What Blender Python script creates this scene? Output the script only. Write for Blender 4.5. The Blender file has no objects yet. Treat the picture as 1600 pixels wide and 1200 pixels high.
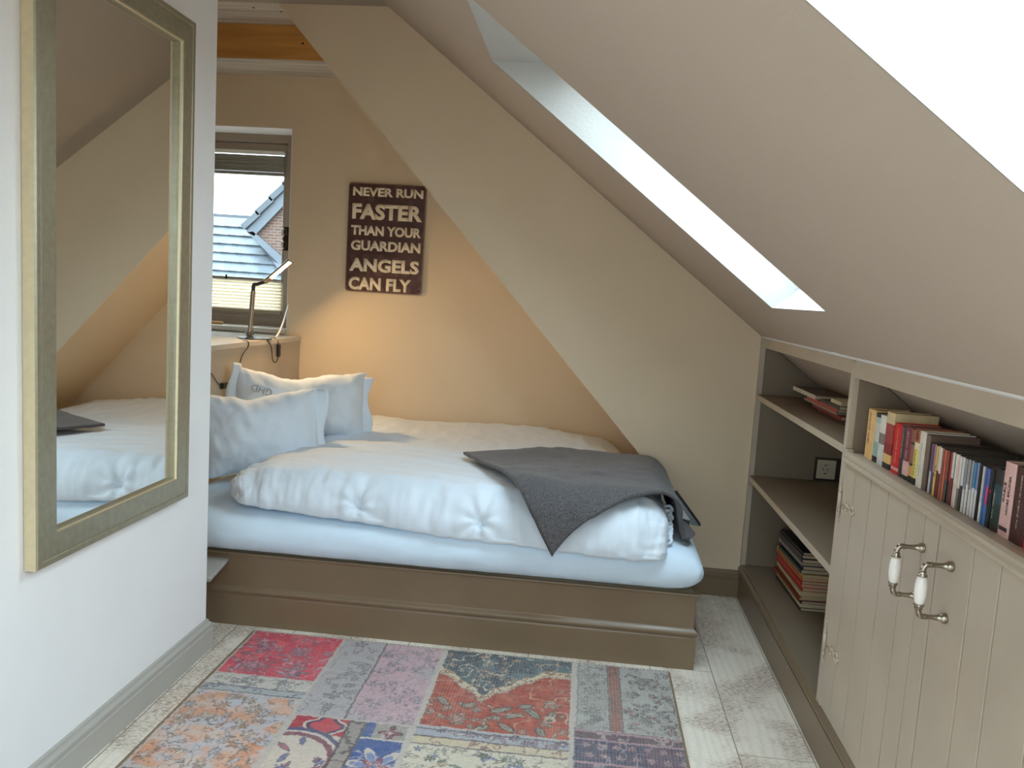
import bpy, bmesh, math, random
import numpy as np
from mathutils import Vector, Matrix, noise as mnoise

random.seed(7)
rng = np.random.default_rng(11)
S = bpy.context.scene
COL = S.collection
PI = math.pi

# ------------------------------------------------------------------ camera
F_PX = 1279.43
cam_d = bpy.data.cameras.new('camera')
cam_d.sensor_fit = 'HORIZONTAL'
cam_d.sensor_width = 36.0
cam_d.lens = F_PX / 1600.0 * 36.0
cam_d.clip_start = 0.02
cam = bpy.data.objects.new('camera', cam_d)
COL.objects.link(cam)
yaw, pit, rol = (math.radians(a) for a in (5.0584, 6.423, 3.4918))
fw = Vector((-math.sin(yaw) * math.cos(pit), math.cos(yaw) * math.cos(pit), -math.sin(pit)))
rt0 = Vector((math.cos(yaw), math.sin(yaw), 0))
up0 = rt0.cross(fw)
rt = rt0 * math.cos(rol) + up0 * math.sin(rol)
up = up0 * math.cos(rol) - rt0 * math.sin(rol)
cam.matrix_world = Matrix(((rt.x, up.x, -fw.x, 0), (rt.y, up.y, -fw.y, 0), (rt.z, up.z, -fw.z, 1.4), (0, 0, 0, 1)))
S.camera = cam

# ------------------------------------------------------------------ world, light, exposure
SKY = 14.0
W = bpy.data.worlds.new('overcast_sky')
S.world = W
W.use_nodes = True
bgn = W.node_tree.nodes['Background']
# overcast sky: brightest overhead, a third of that at the horizon, dim ground below
_wn = W.node_tree
_tc = _wn.nodes.new('ShaderNodeTexCoord')
_sp = _wn.nodes.new('ShaderNodeSeparateXYZ')
_wn.links.new(_tc.outputs['Generated'], _sp.inputs[0])
_rp = _wn.nodes.new('ShaderNodeValToRGB')
_mr = _wn.nodes.new('ShaderNodeMapRange')
_mr.inputs[1].default_value = -1.0
_wn.links.new(_sp.outputs['Z'], _mr.inputs[0])
_e = _rp.color_ramp.elements
_e[0].position, _e[0].color = 0.0, (0.07, 0.068, 0.062, 1)
_e[1].position, _e[1].color = 1.0, (0.73, 0.885, 1.0, 1)
for _p, _c in ((0.488, (0.11, 0.108, 0.10)), (0.512, (0.28, 0.31, 0.335))):
    _k = _e.new(_p)
    _k.color = _c + (1,)
_wn.links.new(_mr.outputs[0], _rp.inputs[0])
_wn.links.new(_rp.outputs[0], bgn.inputs[0])
bgn.inputs[1].default_value = SKY
S.view_settings.view_transform = 'Standard'
S.view_settings.look = 'None'
S.view_settings.gamma = 1.0
S.view_settings.use_curve_mapping = False
S.view_settings.exposure = 0.25
S.cycles.max_bounces = 14
S.cycles.diffuse_bounces = 8
S.cycles.glossy_bounces = 4
S.cycles.transparent_max_bounces = 12
S.cycles.sample_clamp_indirect = 6.0
S.cycles.use_denoising = True

# room constants (metres; X right, Y away from the camera, Z up)
XL = -1.3455            # face of the left partition
YC = 2.8324             # its far end
XC, ZT, SL = 0.811, 1.2612, 0.7728     # cabinet face, cabinet top, roof slope
YV = 3.9289             # gable wall beside the bed
YW = 4.5694             # back wall of the alcove
ZC = 2.689              # ceiling
YB0, YR = 3.06, -2.2    # bed front, rear wall
XFL = -3.3              # far left wall
XR = 1.5                # right knee wall


def zs(x):
    return ZT + SL * (XC - x)


def xs(z):
    return XC - (z - ZT) / SL


# ------------------------------------------------------------------ materials
MATS = {}


def nmat(name):
    m = bpy.data.materials.new(name)
    m.use_nodes = True
    nt = m.node_tree
    return m, nt, nt.nodes['Principled BSDF']


def mat(name, col, rough=0.6, metal=0.0, var=0.06, scale=8.0, bump=0.0, bscale=120.0, sheen=0.0, emit=None, spec=None,
        stretch=(1, 1, 1), coat=0.0):
    if name in MATS:
        return MATS[name]
    m, nt, b = nmat(name)
    tc = nt.nodes.new('ShaderNodeTexCoord')
    mp = nt.nodes.new('ShaderNodeMapping')
    mp.inputs['Scale'].default_value = stretch
    nt.links.new(tc.outputs['Object'], mp.inputs[0])
    n = nt.nodes.new('ShaderNodeTexNoise')
    n.inputs['Scale'].default_value = scale
    n.inputs['Detail'].default_value = 5
    nt.links.new(mp.outputs[0], n.inputs['Vector'])
    r = nt.nodes.new('ShaderNodeValToRGB')
    r.color_ramp.elements[0].position = 0.3
    r.color_ramp.elements[1].position = 0.7
    r.color_ramp.elements[0].color = tuple(max(0, c * (1 - var)) for c in col) + (1,)
    r.color_ramp.elements[1].color = tuple(min(1, c * (1 + var)) for c in col) + (1,)
    nt.links.new(n.outputs['Fac'], r.inputs[0])
    nt.links.new(r.outputs[0], b.inputs['Base Color'])
    b.inputs['Roughness'].default_value = rough
    b.inputs['Metallic'].default_value = metal
    if spec is not None:
        b.inputs['Specular IOR Level'].default_value = spec
    if sheen:
        b.inputs['Sheen Weight'].default_value = sheen
    if coat:
        b.inputs['Coat Weight'].default_value = coat
    if bump:
        n2 = nt.nodes.new('ShaderNodeTexNoise')
        n2.inputs['Scale'].default_value = bscale
        n2.inputs['Detail'].default_value = 3
        nt.links.new(tc.outputs['Object'], n2.inputs['Vector'])
        bp = nt.nodes.new('ShaderNodeBump')
        bp.inputs['Strength'].default_value = bump
        bp.inputs['Distance'].default_value = 0.004
        nt.links.new(n2.outputs['Fac'], bp.inputs['Height'])
        nt.links.new(bp.outputs[0], b.inputs['Normal'])
    if emit:
        b.inputs['Emission Color'].default_value = emit[0] + (1,)
        b.inputs['Emission Strength'].default_value = emit[1]
    MATS[name] = m
    return m


M_WALL = mat('beige_wall_paint', (0.73, 0.59, 0.42), 0.85, var=0.02, scale=3, bump=0.12, bscale=90)
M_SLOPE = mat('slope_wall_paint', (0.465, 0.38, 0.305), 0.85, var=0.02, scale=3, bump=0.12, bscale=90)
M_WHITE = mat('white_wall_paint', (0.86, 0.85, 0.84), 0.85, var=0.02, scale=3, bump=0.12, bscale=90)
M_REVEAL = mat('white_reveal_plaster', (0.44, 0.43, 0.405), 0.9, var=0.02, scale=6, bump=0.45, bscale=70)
M_TAUPE = mat('taupe_gloss_paint', (0.195, 0.135, 0.080), 0.33, var=0.05, scale=5, bump=0.05, bscale=60)
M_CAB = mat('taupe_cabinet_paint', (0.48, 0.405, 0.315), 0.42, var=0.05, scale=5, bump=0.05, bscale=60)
M_CAB_SHADED = mat('taupe_cabinet_paint_shaded', (0.23, 0.175, 0.120), 0.5, var=0.05, scale=5)  # same paint as the doors, darkened: the dim interior painted into the colour
M_TAUPE_LIT = mat('taupe_skirting_paint_lit', (0.42, 0.40, 0.36), 0.4, var=0.04, scale=5)  # the taupe paint again, its brighter light painted in as a paler grey
M_LINEN = mat('white_bed_linen', (0.67, 0.745, 0.82), 0.8, var=0.02, scale=12, bump=0.1, bscale=260, sheen=0.15)
M_SHEET = mat('pale_blue_fitted_sheet', (0.64, 0.77, 0.89), 0.8, var=0.02, scale=12, bump=0.1, bscale=260, sheen=0.15)
M_FRAME = mat('gilt_mirror_frame', (0.36, 0.33, 0.235), 0.36, 0.55, var=0.08, scale=60, bump=0.06, bscale=300)
M_FRAMEW = mat('pale_gold_frame_edge', (0.66, 0.56, 0.36), 0.36, 0.45, var=0.05, scale=60)
M_STEEL = mat('brushed_nickel', (0.55, 0.52, 0.47), 0.24, 1.0, var=0.05, scale=40)
M_NICK = mat('aged_nickel_handle', (0.36, 0.32, 0.265), 0.2, 1.0, var=0.10, scale=60)
M_PORC = mat('white_porcelain', (0.84, 0.80, 0.75), 0.14, var=0.02, coat=0.5)
M_BLACK = mat('black_plastic', (0.012, 0.012, 0.013), 0.4, var=0.1)
M_WPLAST = mat('white_plastic', (0.78, 0.77, 0.72), 0.35, var=0.02)
M_CREAMP = mat('cream_socket_plastic', (0.62, 0.55, 0.42), 0.4, var=0.02)
M_WINF = mat('taupe_window_frame', (0.36, 0.29, 0.22), 0.42, var=0.05, scale=6)
M_BLIND = mat('grey_blind_fabric', (0.30, 0.29, 0.24), 0.8, var=0.04)
M_PAGES = mat('paper_pages', (0.46, 0.37, 0.25), 0.9, var=0.12, scale=4, stretch=(1, 200, 1))
M_EMIT = mat('warm_led_strip', (0.9, 0.8, 0.6), 0.5, emit=((1.0, 0.80, 0.52), 14.0))
M_DARKW = mat('dark_brown_wood', (0.16, 0.10, 0.06), 0.5, var=0.25, scale=4, stretch=(1, 12, 1))
M_TOP = mat('glossy_taupe_worktop', (0.50, 0.46, 0.41), 0.18, var=0.04, scale=6)


def glass_mat():
    m, nt, b = nmat('window_glass')
    nt.nodes.remove(b)
    tr = nt.nodes.new('ShaderNodeBsdfTransparent')
    tr.inputs[0].default_value = (0.96, 0.985, 0.985, 1)
    gl = nt.nodes.new('ShaderNodeBsdfGlossy')
    gl.inputs['Roughness'].default_value = 0.02
    mx = nt.nodes.new('ShaderNodeMixShader')
    mx.inputs[0].default_value = 0.05
    nt.links.new(tr.outputs[0], mx.inputs[1])
    nt.links.new(gl.outputs[0], mx.inputs[2])
    nt.links.new(mx.outputs[0], nt.nodes['Material Output'].inputs[0])
    return m


M_GLASS = glass_mat()


def blind_mat():
    """pleated cream fabric: diffuse + translucent"""
    m, nt, b = nmat('cream_pleated_fabric')
    nt.nodes.remove(b)
    d = nt.nodes.new('ShaderNodeBsdfDiffuse')
    d.inputs[0].default_value = (0.86, 0.83, 0.74, 1)
    t = nt.nodes.new('ShaderNodeBsdfTranslucent')
    t.inputs[0].default_value = (0.90, 0.85, 0.74, 1)
    n = nt.nodes.new('ShaderNodeTexNoise')
    n.inputs['Scale'].default_value = 60
    bp = nt.nodes.new('ShaderNodeBump')
    bp.inputs['Strength'].default_value = 0.1
    nt.links.new(n.outputs['Fac'], bp.inputs['Height'])
    nt.links.new(bp.outputs[0], d.inputs['Normal'])
    mx = nt.nodes.new('ShaderNodeMixShader')
    mx.inputs[0].default_value = 0.62
    nt.links.new(d.outputs[0], mx.inputs[1])
    nt.links.new(t.outputs[0], mx.inputs[2])
    nt.links.new(mx.outputs[0], nt.nodes['Material Output'].inputs[0])
    return m


M_PLEAT = blind_mat()


def mirror_mat():
    m, nt, b = nmat('mirror_silver')
    b.inputs['Base Color'].default_value = (0.83, 0.84, 0.82, 1)
    b.inputs['Metallic'].default_value = 1
    b.inputs['Roughness'].default_value = 0.015
    n = nt.nodes.new('ShaderNodeTexNoise')
    n.inputs['Scale'].default_value = 2
    mr = nt.nodes.new('ShaderNodeMapRange')
    mr.inputs[3].default_value = 0.010
    mr.inputs[4].default_value = 0.022
    nt.links.new(n.outputs['Fac'], mr.inputs[0])
    nt.links.new(mr.outputs[0], b.inputs['Roughness'])
    return m


M_MIRROR = mirror_mat()


def blanket_mat():
    m, nt, b = nmat('charcoal_melange_wool')
    tc = nt.nodes.new('ShaderNodeTexCoord')
    n = nt.nodes.new('ShaderNodeTexNoise')
    n.inputs['Scale'].default_value = 420
    n.inputs['Detail'].default_value = 2
    nt.links.new(tc.outputs['Object'], n.inputs['Vector'])
    r = nt.nodes.new('ShaderNodeValToRGB')
    r.color_ramp.elements[0].position = 0.34
    r.color_ramp.elements[0].color = (0.020, 0.019, 0.021, 1)
    r.color_ramp.elements[1].position = 0.68
    r.color_ramp.elements[1].color = (0.160, 0.152, 0.155, 1)
    nt.links.new(n.outputs['Fac'], r.inputs[0])
    nt.links.new(r.outputs[0], b.inputs['Base Color'])
    b.inputs['Roughness'].default_value = 0.95
    b.inputs['Sheen Weight'].default_value = 0.25
    b.inputs['Specular IOR Level'].default_value = 0.1
    bp = nt.nodes.new('ShaderNodeBump')
    bp.inputs['Strength'].default_value = 0.25
    bp.inputs['Distance'].default_value = 0.002
    nt.links.new(n.outputs['Fac'], bp.inputs['Height'])
    nt.links.new(bp.outputs[0], b.inputs['Normal'])
    return m


M_BLANKET = blanket_mat()
M_LINING = mat('dark_blanket_lining', (0.018, 0.020, 0.026), 0.85, var=0.1)


def floor_mat():
    """whitewashed worn planks running away from the camera"""
    m, nt, b = nmat('whitewashed_plank_floor')
    N = nt.nodes.new
    L = nt.links.new
    tc = N('ShaderNodeTexCoord')
    sep = N('ShaderNodeSeparateXYZ')
    L(tc.outputs['Object'], sep.inputs[0])

    def math_(op, a, b_=None, c=None):
        n = N('ShaderNodeMath')
        n.operation = op
        for i, v in enumerate((a, b_, c)):
            if v is None:
                continue
            if isinstance(v, (int, float)):
                n.inputs[i].default_value = v
            else:
                L(v, n.inputs[i])
        return n.outputs[0]
    PW = 0.235
    xo = math_('ADD', sep.outputs['X'], 0.142 + 10 * PW)
    xd = math_('DIVIDE', xo, PW)
    cell = math_('FLOOR', xd)
    fr = math_('FRACT', xd)
    dist = math_('MINIMUM', fr, math_('SUBTRACT', 1.0, fr))
    gap = math_('LESS_THAN', dist, 0.009)
    # end joints
    yo = math_('ADD', sep.outputs['Y'], math_('MULTIPLY', cell, 0.57))
    yd = math_('FRACT', math_('DIVIDE', math_('ADD', yo, 20.0), 1.3))
    gap2 = math_('LESS_THAN', yd, 0.0022)
    gap = math_('MAXIMUM', gap, gap2)
    # per plank tone
    wn = N('ShaderNodeTexWhiteNoise')
    wn.noise_dimensions = '1D'
    L(cell, wn.inputs['W'])
    # grain
    mp = N('ShaderNodeMapping')
    mp.inputs['Scale'].default_value = (9, 1.6, 1)
    L(tc.outputs['Object'], mp.inputs[0])
    off = N('ShaderNodeVectorMath')
    off.operation = 'ADD'
    L(mp.outputs[0], off.inputs[0])
    cx = N('ShaderNodeCombineXYZ')
    L(math_('MULTIPLY', cell, 3.7), cx.inputs[1])
    L(cx.outputs[0], off.inputs[1])
    wv = N('ShaderNodeTexWave')
    wv.wave_type = 'BANDS'
    wv.bands_direction = 'X'
    wv.inputs['Scale'].default_value = 1.1
    wv.inputs['Distortion'].default_value = 9
    wv.inputs['Detail'].default_value = 3
    wv.inputs['Detail Scale'].default_value = 0.8
    L(off.outputs[0], wv.inputs['Vector'])
    # worn blotches: brownish specks where the whitewash has gone
    n1 = N('ShaderNodeTexNoise')
    n1.inputs['Scale'].default_value = 4.2
    n1.inputs['Detail'].default_value = 5
    L(tc.outputs['Object'], n1.inputs['Vector'])
    mp2 = N('ShaderNodeMapping')
    mp2.inputs['Scale'].default_value = (60, 150, 60)
    L(tc.outputs['Object'], mp2.inputs[0])
    n2 = N('ShaderNodeTexNoise')
    n2.inputs['Scale'].default_value = 1
    n2.inputs['Detail'].default_value = 4
    n2.inputs['Roughness'].default_value = 0.7
    L(mp2.outputs[0], n2.inputs['Vector'])
    blot = N('ShaderNodeMapRange')
    blot.inputs[1].default_value = 0.46
    blot.inputs[2].default_value = 0.60
    L(n1.outputs['Fac'], blot.inputs[0])
    spk = N('ShaderNodeMapRange')
    spk.inputs[1].default_value = 0.47
    spk.inputs[2].default_value = 0.60
    L(n2.outputs['Fac'], spk.inputs[0])
    worn = math_('MULTIPLY', blot.outputs[0], spk.outputs[0])
    worn = math_('MINIMUM', math_('ADD', worn, math_('MULTIPLY', spk.outputs[0], 0.16)), 1.0)

    def mix(f, a, b_):
        n = N('ShaderNodeMix')
        n.data_type = 'RGBA'
        if isinstance(f, (int, float)):
            n.inputs[0].default_value = f
        else:
            L(f, n.inputs[0])
        for i, v in ((6, a), (7, b_)):
            if isinstance(v, tuple):
                n.inputs[i].default_value = v + (1,)
            else:
                L(v, n.inputs[i])
        return n.outputs[2]
    base = mix(math_('MULTIPLY', wn.outputs['Value'], 0.5), (0.87, 0.80, 0.685), (0.76, 0.67, 0.56))
    base = mix(math_('MULTIPLY', math_('POWER', wv.outputs['Fac'], 3.0), 0.16), base, (0.42, 0.36, 0.29))
    base = mix(math_('MULTIPLY', blot.outputs[0], 0.45), base, (0.60, 0.455, 0.37))
    base = mix(math_('MULTIPLY', worn, 0.8), base, (0.235, 0.18, 0.145))
    base = mix(math_('MULTIPLY', gap, 0.75), base, (0.16, 0.13, 0.105))
    L(base, b.inputs['Base Color'])
    b.inputs['Roughness'].default_value = 0.48
    bp = N('ShaderNodeBump')
    bp.inputs['Strength'].default_value = 0.25
    bp.inputs['Distance'].default_value = 0.003
    hgt = math_('SUBTRACT', math_('MULTIPLY', wv.outputs['Fac'], 0.3), math_('MULTIPLY', gap, 1.5))
    L(hgt, bp.inputs['Height'])
    L(bp.outputs[0], b.inputs['Normal'])
    return m


def wood_mat(name, c0, c1, rough=0.5, sc=(2, 26, 26)):
    m, nt, b = nmat(name)
    N = nt.nodes.new
    L = nt.links.new
    tc = N('ShaderNodeTexCoord')
    mp = N('ShaderNodeMapping')
    mp.inputs['Scale'].default_value = sc
    L(tc.outputs['Object'], mp.inputs[0])
    n = N('ShaderNodeTexNoise')
    n.inputs['Scale'].default_value = 1.0
    n.inputs['Detail'].default_value = 6
    n.inputs['Distortion'].default_value = 0.6
    L(mp.outputs[0], n.inputs['Vector'])
    v = N('ShaderNodeTexVoronoi')
    v.inputs['Scale'].default_value = 0.35
    L(mp.outputs[0], v.inputs['Vector'])
    kn = N('ShaderNodeMapRange')
    kn.inputs[1].default_value = 0.05
    kn.inputs[2].default_value = 0.14
    kn.inputs[3].default_value = 0.55
    kn.inputs[4].default_value = 1.0
    L(v.outputs['Distance'], kn.inputs[0])
    r = N('ShaderNodeValToRGB')
    r.color_ramp.elements[0].position = 0.32
    r.color_ramp.elements[1].position = 0.7
    r.color_ramp.elements[0].color = c0 + (1,)
    r.color_ramp.elements[1].color = c1 + (1,)
    L(n.outputs['Fac'], r.inputs[0])
    mx = N('ShaderNodeMix')
    mx.data_type = 'RGBA'
    mx.blend_type = 'MULTIPLY'
    mx.inputs[0].default_value = 1
    L(r.outputs[0], mx.inputs[6])
    L(kn.outputs[0], mx.inputs[7])
    L(mx.outputs[2], b.inputs['Base Color'])
    b.inputs['Roughness'].default_value = rough
    return m


M_FLOOR = floor_mat()
M_PINE = wood_mat('orange_glazed_pine', (0.50, 0.23, 0.055), (0.66, 0.33, 0.09))
M_GREYWOOD = wood_mat('grey_limed_boards', (0.42, 0.37, 0.31), (0.66, 0.60, 0.51), sc=(2, 34, 26))


# ------------------------------------------------------------------ mesh helpers
class MB:
    """collects shapes into one mesh"""

    def __init__(self):
        self.bm = bmesh.new()
        self.mi = 0

    def face(self, vs):
        try:
            f = self.bm.faces.new(vs)
            f.material_index = self.mi
            return f
        except ValueError:
            return None

    def poly(self, pts):
        return self.face([self.bm.verts.new(p) for p in pts])

    def box(self, x0, x1, y0, y1, z0, z1, M=None):
        c = [(x0, y0, z0), (x1, y0, z0), (x1, y1, z0), (x0, y1, z0), (x0, y0, z1), (x1, y0, z1), (x1, y1, z1), (x0, y1, z1)]
        v = [self.bm.verts.new((M @ Vector(p)) if M else p) for p in c]
        for f in ((0, 3, 2, 1), (4, 5, 6, 7), (0, 1, 5, 4), (1, 2, 6, 5), (2, 3, 7, 6), (3, 0, 4, 7)):
            self.face([v[i] for i in f])
        return self

    def prism(self, pts, vec):
        """closed polygon (3D points) extruded by a vector"""
        vec = Vector(vec)
        a = [self.bm.verts.new(p) for p in pts]
        b = [self.bm.verts.new(Vector(p) + vec) for p in pts]
        self.face(a[::-1])
        self.face(b)
        n = len(pts)
        for i in range(n):
            self.face([a[i], a[(i + 1) % n], b[(i + 1) % n], b[i]])
        return self

    def grid(self, P, closed_u=False, closed_v=False):
        """P[i][j] points"""
        V = [[self.bm.verts.new(p) for p in row] for row in P]
        nu, nv = len(V), len(V[0])
        for i in range(nu if closed_u else nu - 1):
            for j in range(nv if closed_v else nv - 1):
                self.face([V[i][j], V[(i + 1) % nu][j], V[(i + 1) % nu][(j + 1) % nv], V[i][(j + 1) % nv]])
        return V

    def tube(self, pts, r, n=10, caps=True):
        pts = [Vector(p) for p in pts]
        rs = r if isinstance(r, (list, tuple)) else [r] * len(pts)
        rings = []
        ref = None
        for i, p in enumerate(pts):
            t = (pts[min(i + 1, len(pts) - 1)] - pts[max(i - 1, 0)]).normalized()
            if ref is None:
                ref = Vector((0, 0, 1)) if abs(t.z) < 0.9 else Vector((1, 0, 0))
            a = (ref - t * ref.dot(t)).normalized()
            ref = a
            b = t.cross(a)
            rings.append([p + (a * math.cos(2 * PI * k / n) + b * math.sin(2 * PI * k / n)) * rs[i] for k in range(n)])
        V = self.grid(rings, closed_v=True)
        if caps:
            self.face(V[0][::-1])
            self.face(V[-1])
        return self

    def lathe(self, prof, org, axis=(0, 0, 1), n=20):
        """prof: (radius, height) along the axis"""
        ax = Vector(axis).normalized()
        a = ax.orthogonal().normalized()
        b = ax.cross(a)
        org = Vector(org)
        rings = [[org + ax * h + (a * math.cos(2 * PI * k / n) + b * math.sin(2 * PI * k / n)) * max(r, 1e-4) for k in range(n)] for r, h in prof]
        V = self.grid(rings, closed_v=True)
        self.face(V[0][::-1])
        self.face(V[-1])
        return self

    def build(self, name, m, parent=None, bevel=0.0, smooth=False, loc=None, seg=2, angle=35):
        bm = self.bm
        bmesh.ops.recalc_face_normals(bm, faces=bm.faces[:])
        me = bpy.data.meshes.new(name)
        bm.to_mesh(me)
        bm.free()
        for mm in (m if isinstance(m, (list, tuple)) else [m]):
            me.materials.append(mm)
        o = bpy.data.objects.new(name, me)
        COL.objects.link(o)
        if parent:
            o.parent = parent
        if loc is not None:
            o.location = loc
        if smooth:
            me.polygons.foreach_set('use_smooth', [True] * len(me.polygons))
        if bevel:
            b = o.modifiers.new('bevel', 'BEVEL')
            b.width = bevel
            b.segments = seg
            b.limit_method = 'ANGLE'
            b.angle_limit = math.radians(angle)
            me.polygons.foreach_set('use_smooth', [True] * len(me.polygons))
            w = o.modifiers.new('wn', 'WEIGHTED_NORMAL')
            w.keep_sharp = True
        return o


def box(name, x0, x1, y0, y1, z0, z1, m, parent=None, bevel=0.0):
    return MB().box(x0, x1, y0, y1, z0, z1).build(name, m, parent, bevel)


def tag(o, label, cat, group=None):
    o['label'] = label
    o['category'] = cat
    if group:
        o['group'] = group
    return o


def thing(name, label, cat, loc=(0, 0, 0), group=None):
    o = bpy.data.objects.new(name, None)
    o.empty_display_size = 0.1
    COL.objects.link(o)
    o.location = loc
    return tag(o, label, cat, group)


def struct(o):
    o['kind'] = 'structure'
    return o


def keep(root, child):
    """parent while keeping world coordinates of a mesh modelled in world space"""
    child.parent = root
    child.matrix_parent_inverse = Matrix.Translation(root.location).inverted()
    return child


def spline(pts, n=12):
    """Catmull-Rom through pts"""
    pts = [Vector(p) for p in pts]
    P = [pts[0] * 2 - pts[1]] + pts + [pts[-1] * 2 - pts[-2]]
    out = []
    for i in range(1, len(P) - 2):
        for k in range(n):
            t = k / n
            a, b, c, d = P[i - 1], P[i], P[i + 1], P[i + 2]
            out.append(0.5 * ((2 * b) + (c - a) * t + (2 * a - 5 * b + 4 * c - d) * t * t + (3 * b - a - 3 * c + d) * t ** 3))
    out.append(pts[-1])
    return out


def text_mesh(name, body, width, height, m, parent, M, extrude=0.0006, bold=0.0):
    """lettering fitted in a width x height box, lying in the XY plane of matrix M (x = reading direction)"""
    cu = bpy.data.curves.new(name, 'FONT')
    cu.body = body
    cu.size = 1.0
    cu.extrude = 0.0
    cu.offset = bold
    cu.resolution_u = 3
    t = bpy.data.objects.new('tmp_text', cu)
    COL.objects.link(t)
    bpy.context.view_layer.update()
    me = bpy.data.meshes.new_from_object(t.evaluated_get(bpy.context.evaluated_depsgraph_get()))
    bpy.data.objects.remove(t)
    n = len(me.vertices)
    co = np.empty(n * 3)
    me.vertices.foreach_get('co', co)
    co = co.reshape(-1, 3)
    mn, mx = co.min(0), co.max(0)
    co[:, 0] = (co[:, 0] - mn[0]) / (mx[0] - mn[0]) * width
    co[:, 1] = (co[:, 1] - mn[1]) / (mx[1] - mn[1]) * height
    co[:, 2] = 0
    me.vertices.foreach_set('co', co.ravel())
    bm = bmesh.new()
    bm.from_mesh(me)
    r = bmesh.ops.extrude_face_region(bm, geom=bm.faces[:])
    bmesh.ops.translate(bm, vec=(0, 0, extrude), verts=[v for v in r['geom'] if isinstance(v, bmesh.types.BMVert)])
    bmesh.ops.transform(bm, matrix=M, verts=bm.verts[:])
    bmesh.ops.recalc_face_normals(bm, faces=bm.faces[:])
    bm.to_mesh(me)
    bm.free()
    me.materials.clear()
    me.materials.append(m)
    me.name = name
    o = bpy.data.objects.new(name, me)
    COL.objects.link(o)
    if parent:
        keep(parent, o)
    return o


# ================================================================== ROOM SHELL
struct(box('floor', XFL - 0.1, XR + 0.1, YR - 0.1, YW + 0.1, -0.1, 0.0, M_FLOOR))

# left partition (carries the mirror), with a thickness and a free far end
struct(box('wall_left', XL - 0.13, XL, YR, YC, 0, ZC, M_WHITE))
struct(box('wall_far_left', XFL - 0.1, XFL, 1.9, YW + 0.12, 0, ZC, M_WALL))
struct(box('wall_stair', XFL - 0.1, XL - 0.13, 1.8, 1.9, 0, ZC, M_WALL))
rw = MB()
RW = (-1.15, 0.45, 0.75, 2.05)
rw.box(XL - 0.13, RW[0], YR - 0.1, YR, 0, ZC)
rw.box(RW[1], XR, YR - 0.1, YR, 0, ZC)
rw.box(RW[0], RW[1], YR - 0.1, YR, 0, RW[2])
rw.box(RW[0], RW[1], YR - 0.1, YR, RW[3], ZC)
struct(rw.build('wall_rear', M_WHITE))
rf = MB()
for q in ((RW[0], RW[1], RW[3] - .06, RW[3]), (RW[0], RW[1], RW[2], RW[2] + .06), (RW[0], RW[0] + .06, RW[2] + .06, RW[3] - .06), (RW[1] - .06, RW[1], RW[2] + .06, RW[3] - .06), (-.38, -.32, RW[2] + .06, RW[3] - .06)):
    rf.box(q[0], q[1], YR - .08, YR - .02, q[2], q[3])
w5 = struct(rf.build('window_5', M_WINF, bevel=.003))  # unseen rear window, added to fill the room with light
box('pane', RW[0] + .05, RW[1] - .05, YR - .055, YR - .05, RW[2] + .05, RW[3] - .05, M_GLASS, w5)
li = bpy.data.lights.new('daylight_portal', 'AREA')
li.shape = 'RECTANGLE'
li.size = RW[1] - RW[0] - .12
li.size_y = RW[3] - RW[2] - .12
li.cycles.is_portal = True
lo = bpy.data.objects.new('daylight_portal', li)
COL.objects.link(lo)
lo.location = ((RW[0] + RW[1]) / 2, YR - .09, (RW[2] + RW[3]) / 2)
lo.rotation_euler = (PI / 2, 0, 0)
struct(box('wall_right', XR, XR + 0.1, YR - 0.1, YV + 0.1, 0, 1.2, M_WALL))

# ceiling: main room strip, alcove boards
XT = xs(ZC)
struct(box('ceiling', XFL, XT + 0.2, YR, YV, ZC, ZC + 0.08, mat('brown_ceiling_paint', (0.36, 0.30, 0.24), 0.7, var=0.05)))
bo = MB()
for k in range(5):
    y0 = YV + 0.0 + k * 0.128
    bo.box(XFL, XT + 0.2, y0 + 0.001, y0 + 0.1265, ZC, ZC + 0.03)
o = struct(bo.build('ceiling_boards', M_GREYWOOD, bevel=0.002))
nl = MB()
for (x, y) in ((-1.72, 4.00), (-1.60, 4.045), (-2.05, 4.20), (-1.57, 4.19), (-2.3, 4.1)):
    nl.lathe([(0.001, 0), (0.006, 0.0), (0.006, 0.002), (0.001, 0.003)], (x, y, ZC - 0.002), n=10)
nl.build('nail_heads', M_BLACK, o)

# roof slope on the right with two roof-window openings, a third added behind the camera, and their reveals
DV = 0.2275
wins = [(2.290, 2.955), (-1.05, 0.942), (-2.05, -1.25)]  # second stretched out of view and third added, to fill the room with light
XB_, XT_ = 0.635, -0.400          # low and high edge of every opening
XTO = XT_ + DV / SL               # outer high edge (level head)
XBO = XB_ + .14                   # outer low edge (splayed)
ys_ = [YR, -2.05, -1.25, -1.05, 0.942, 2.290, 2.955, YV]
xs_ = [XR, XB_, XT_, XT]
sl = MB()
for i in range(len(ys_) - 1):
    for j in range(3):
        y0, y1, x0, x1 = ys_[i], ys_[i + 1], xs_[j], xs_[j + 1]
        hole = j == 1 and any(abs(y0 - w[0]) < 1e-6 for w in wins)
        if not hole:
            sl.poly([(x0, y0, zs(x0)), (x1, y0, zs(x1)), (x1, y1, zs(x1)), (x0, y1, zs(x0))])
bmesh.ops.remove_doubles(sl.bm, verts=sl.bm.verts[:], dist=1e-5)
o = struct(sl.build('ceiling_slope', M_SLOPE))
ro = MB()      # outer roof skin
xso = [XR + 0.1, XBO, XTO, XT - 0.3]
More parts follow.
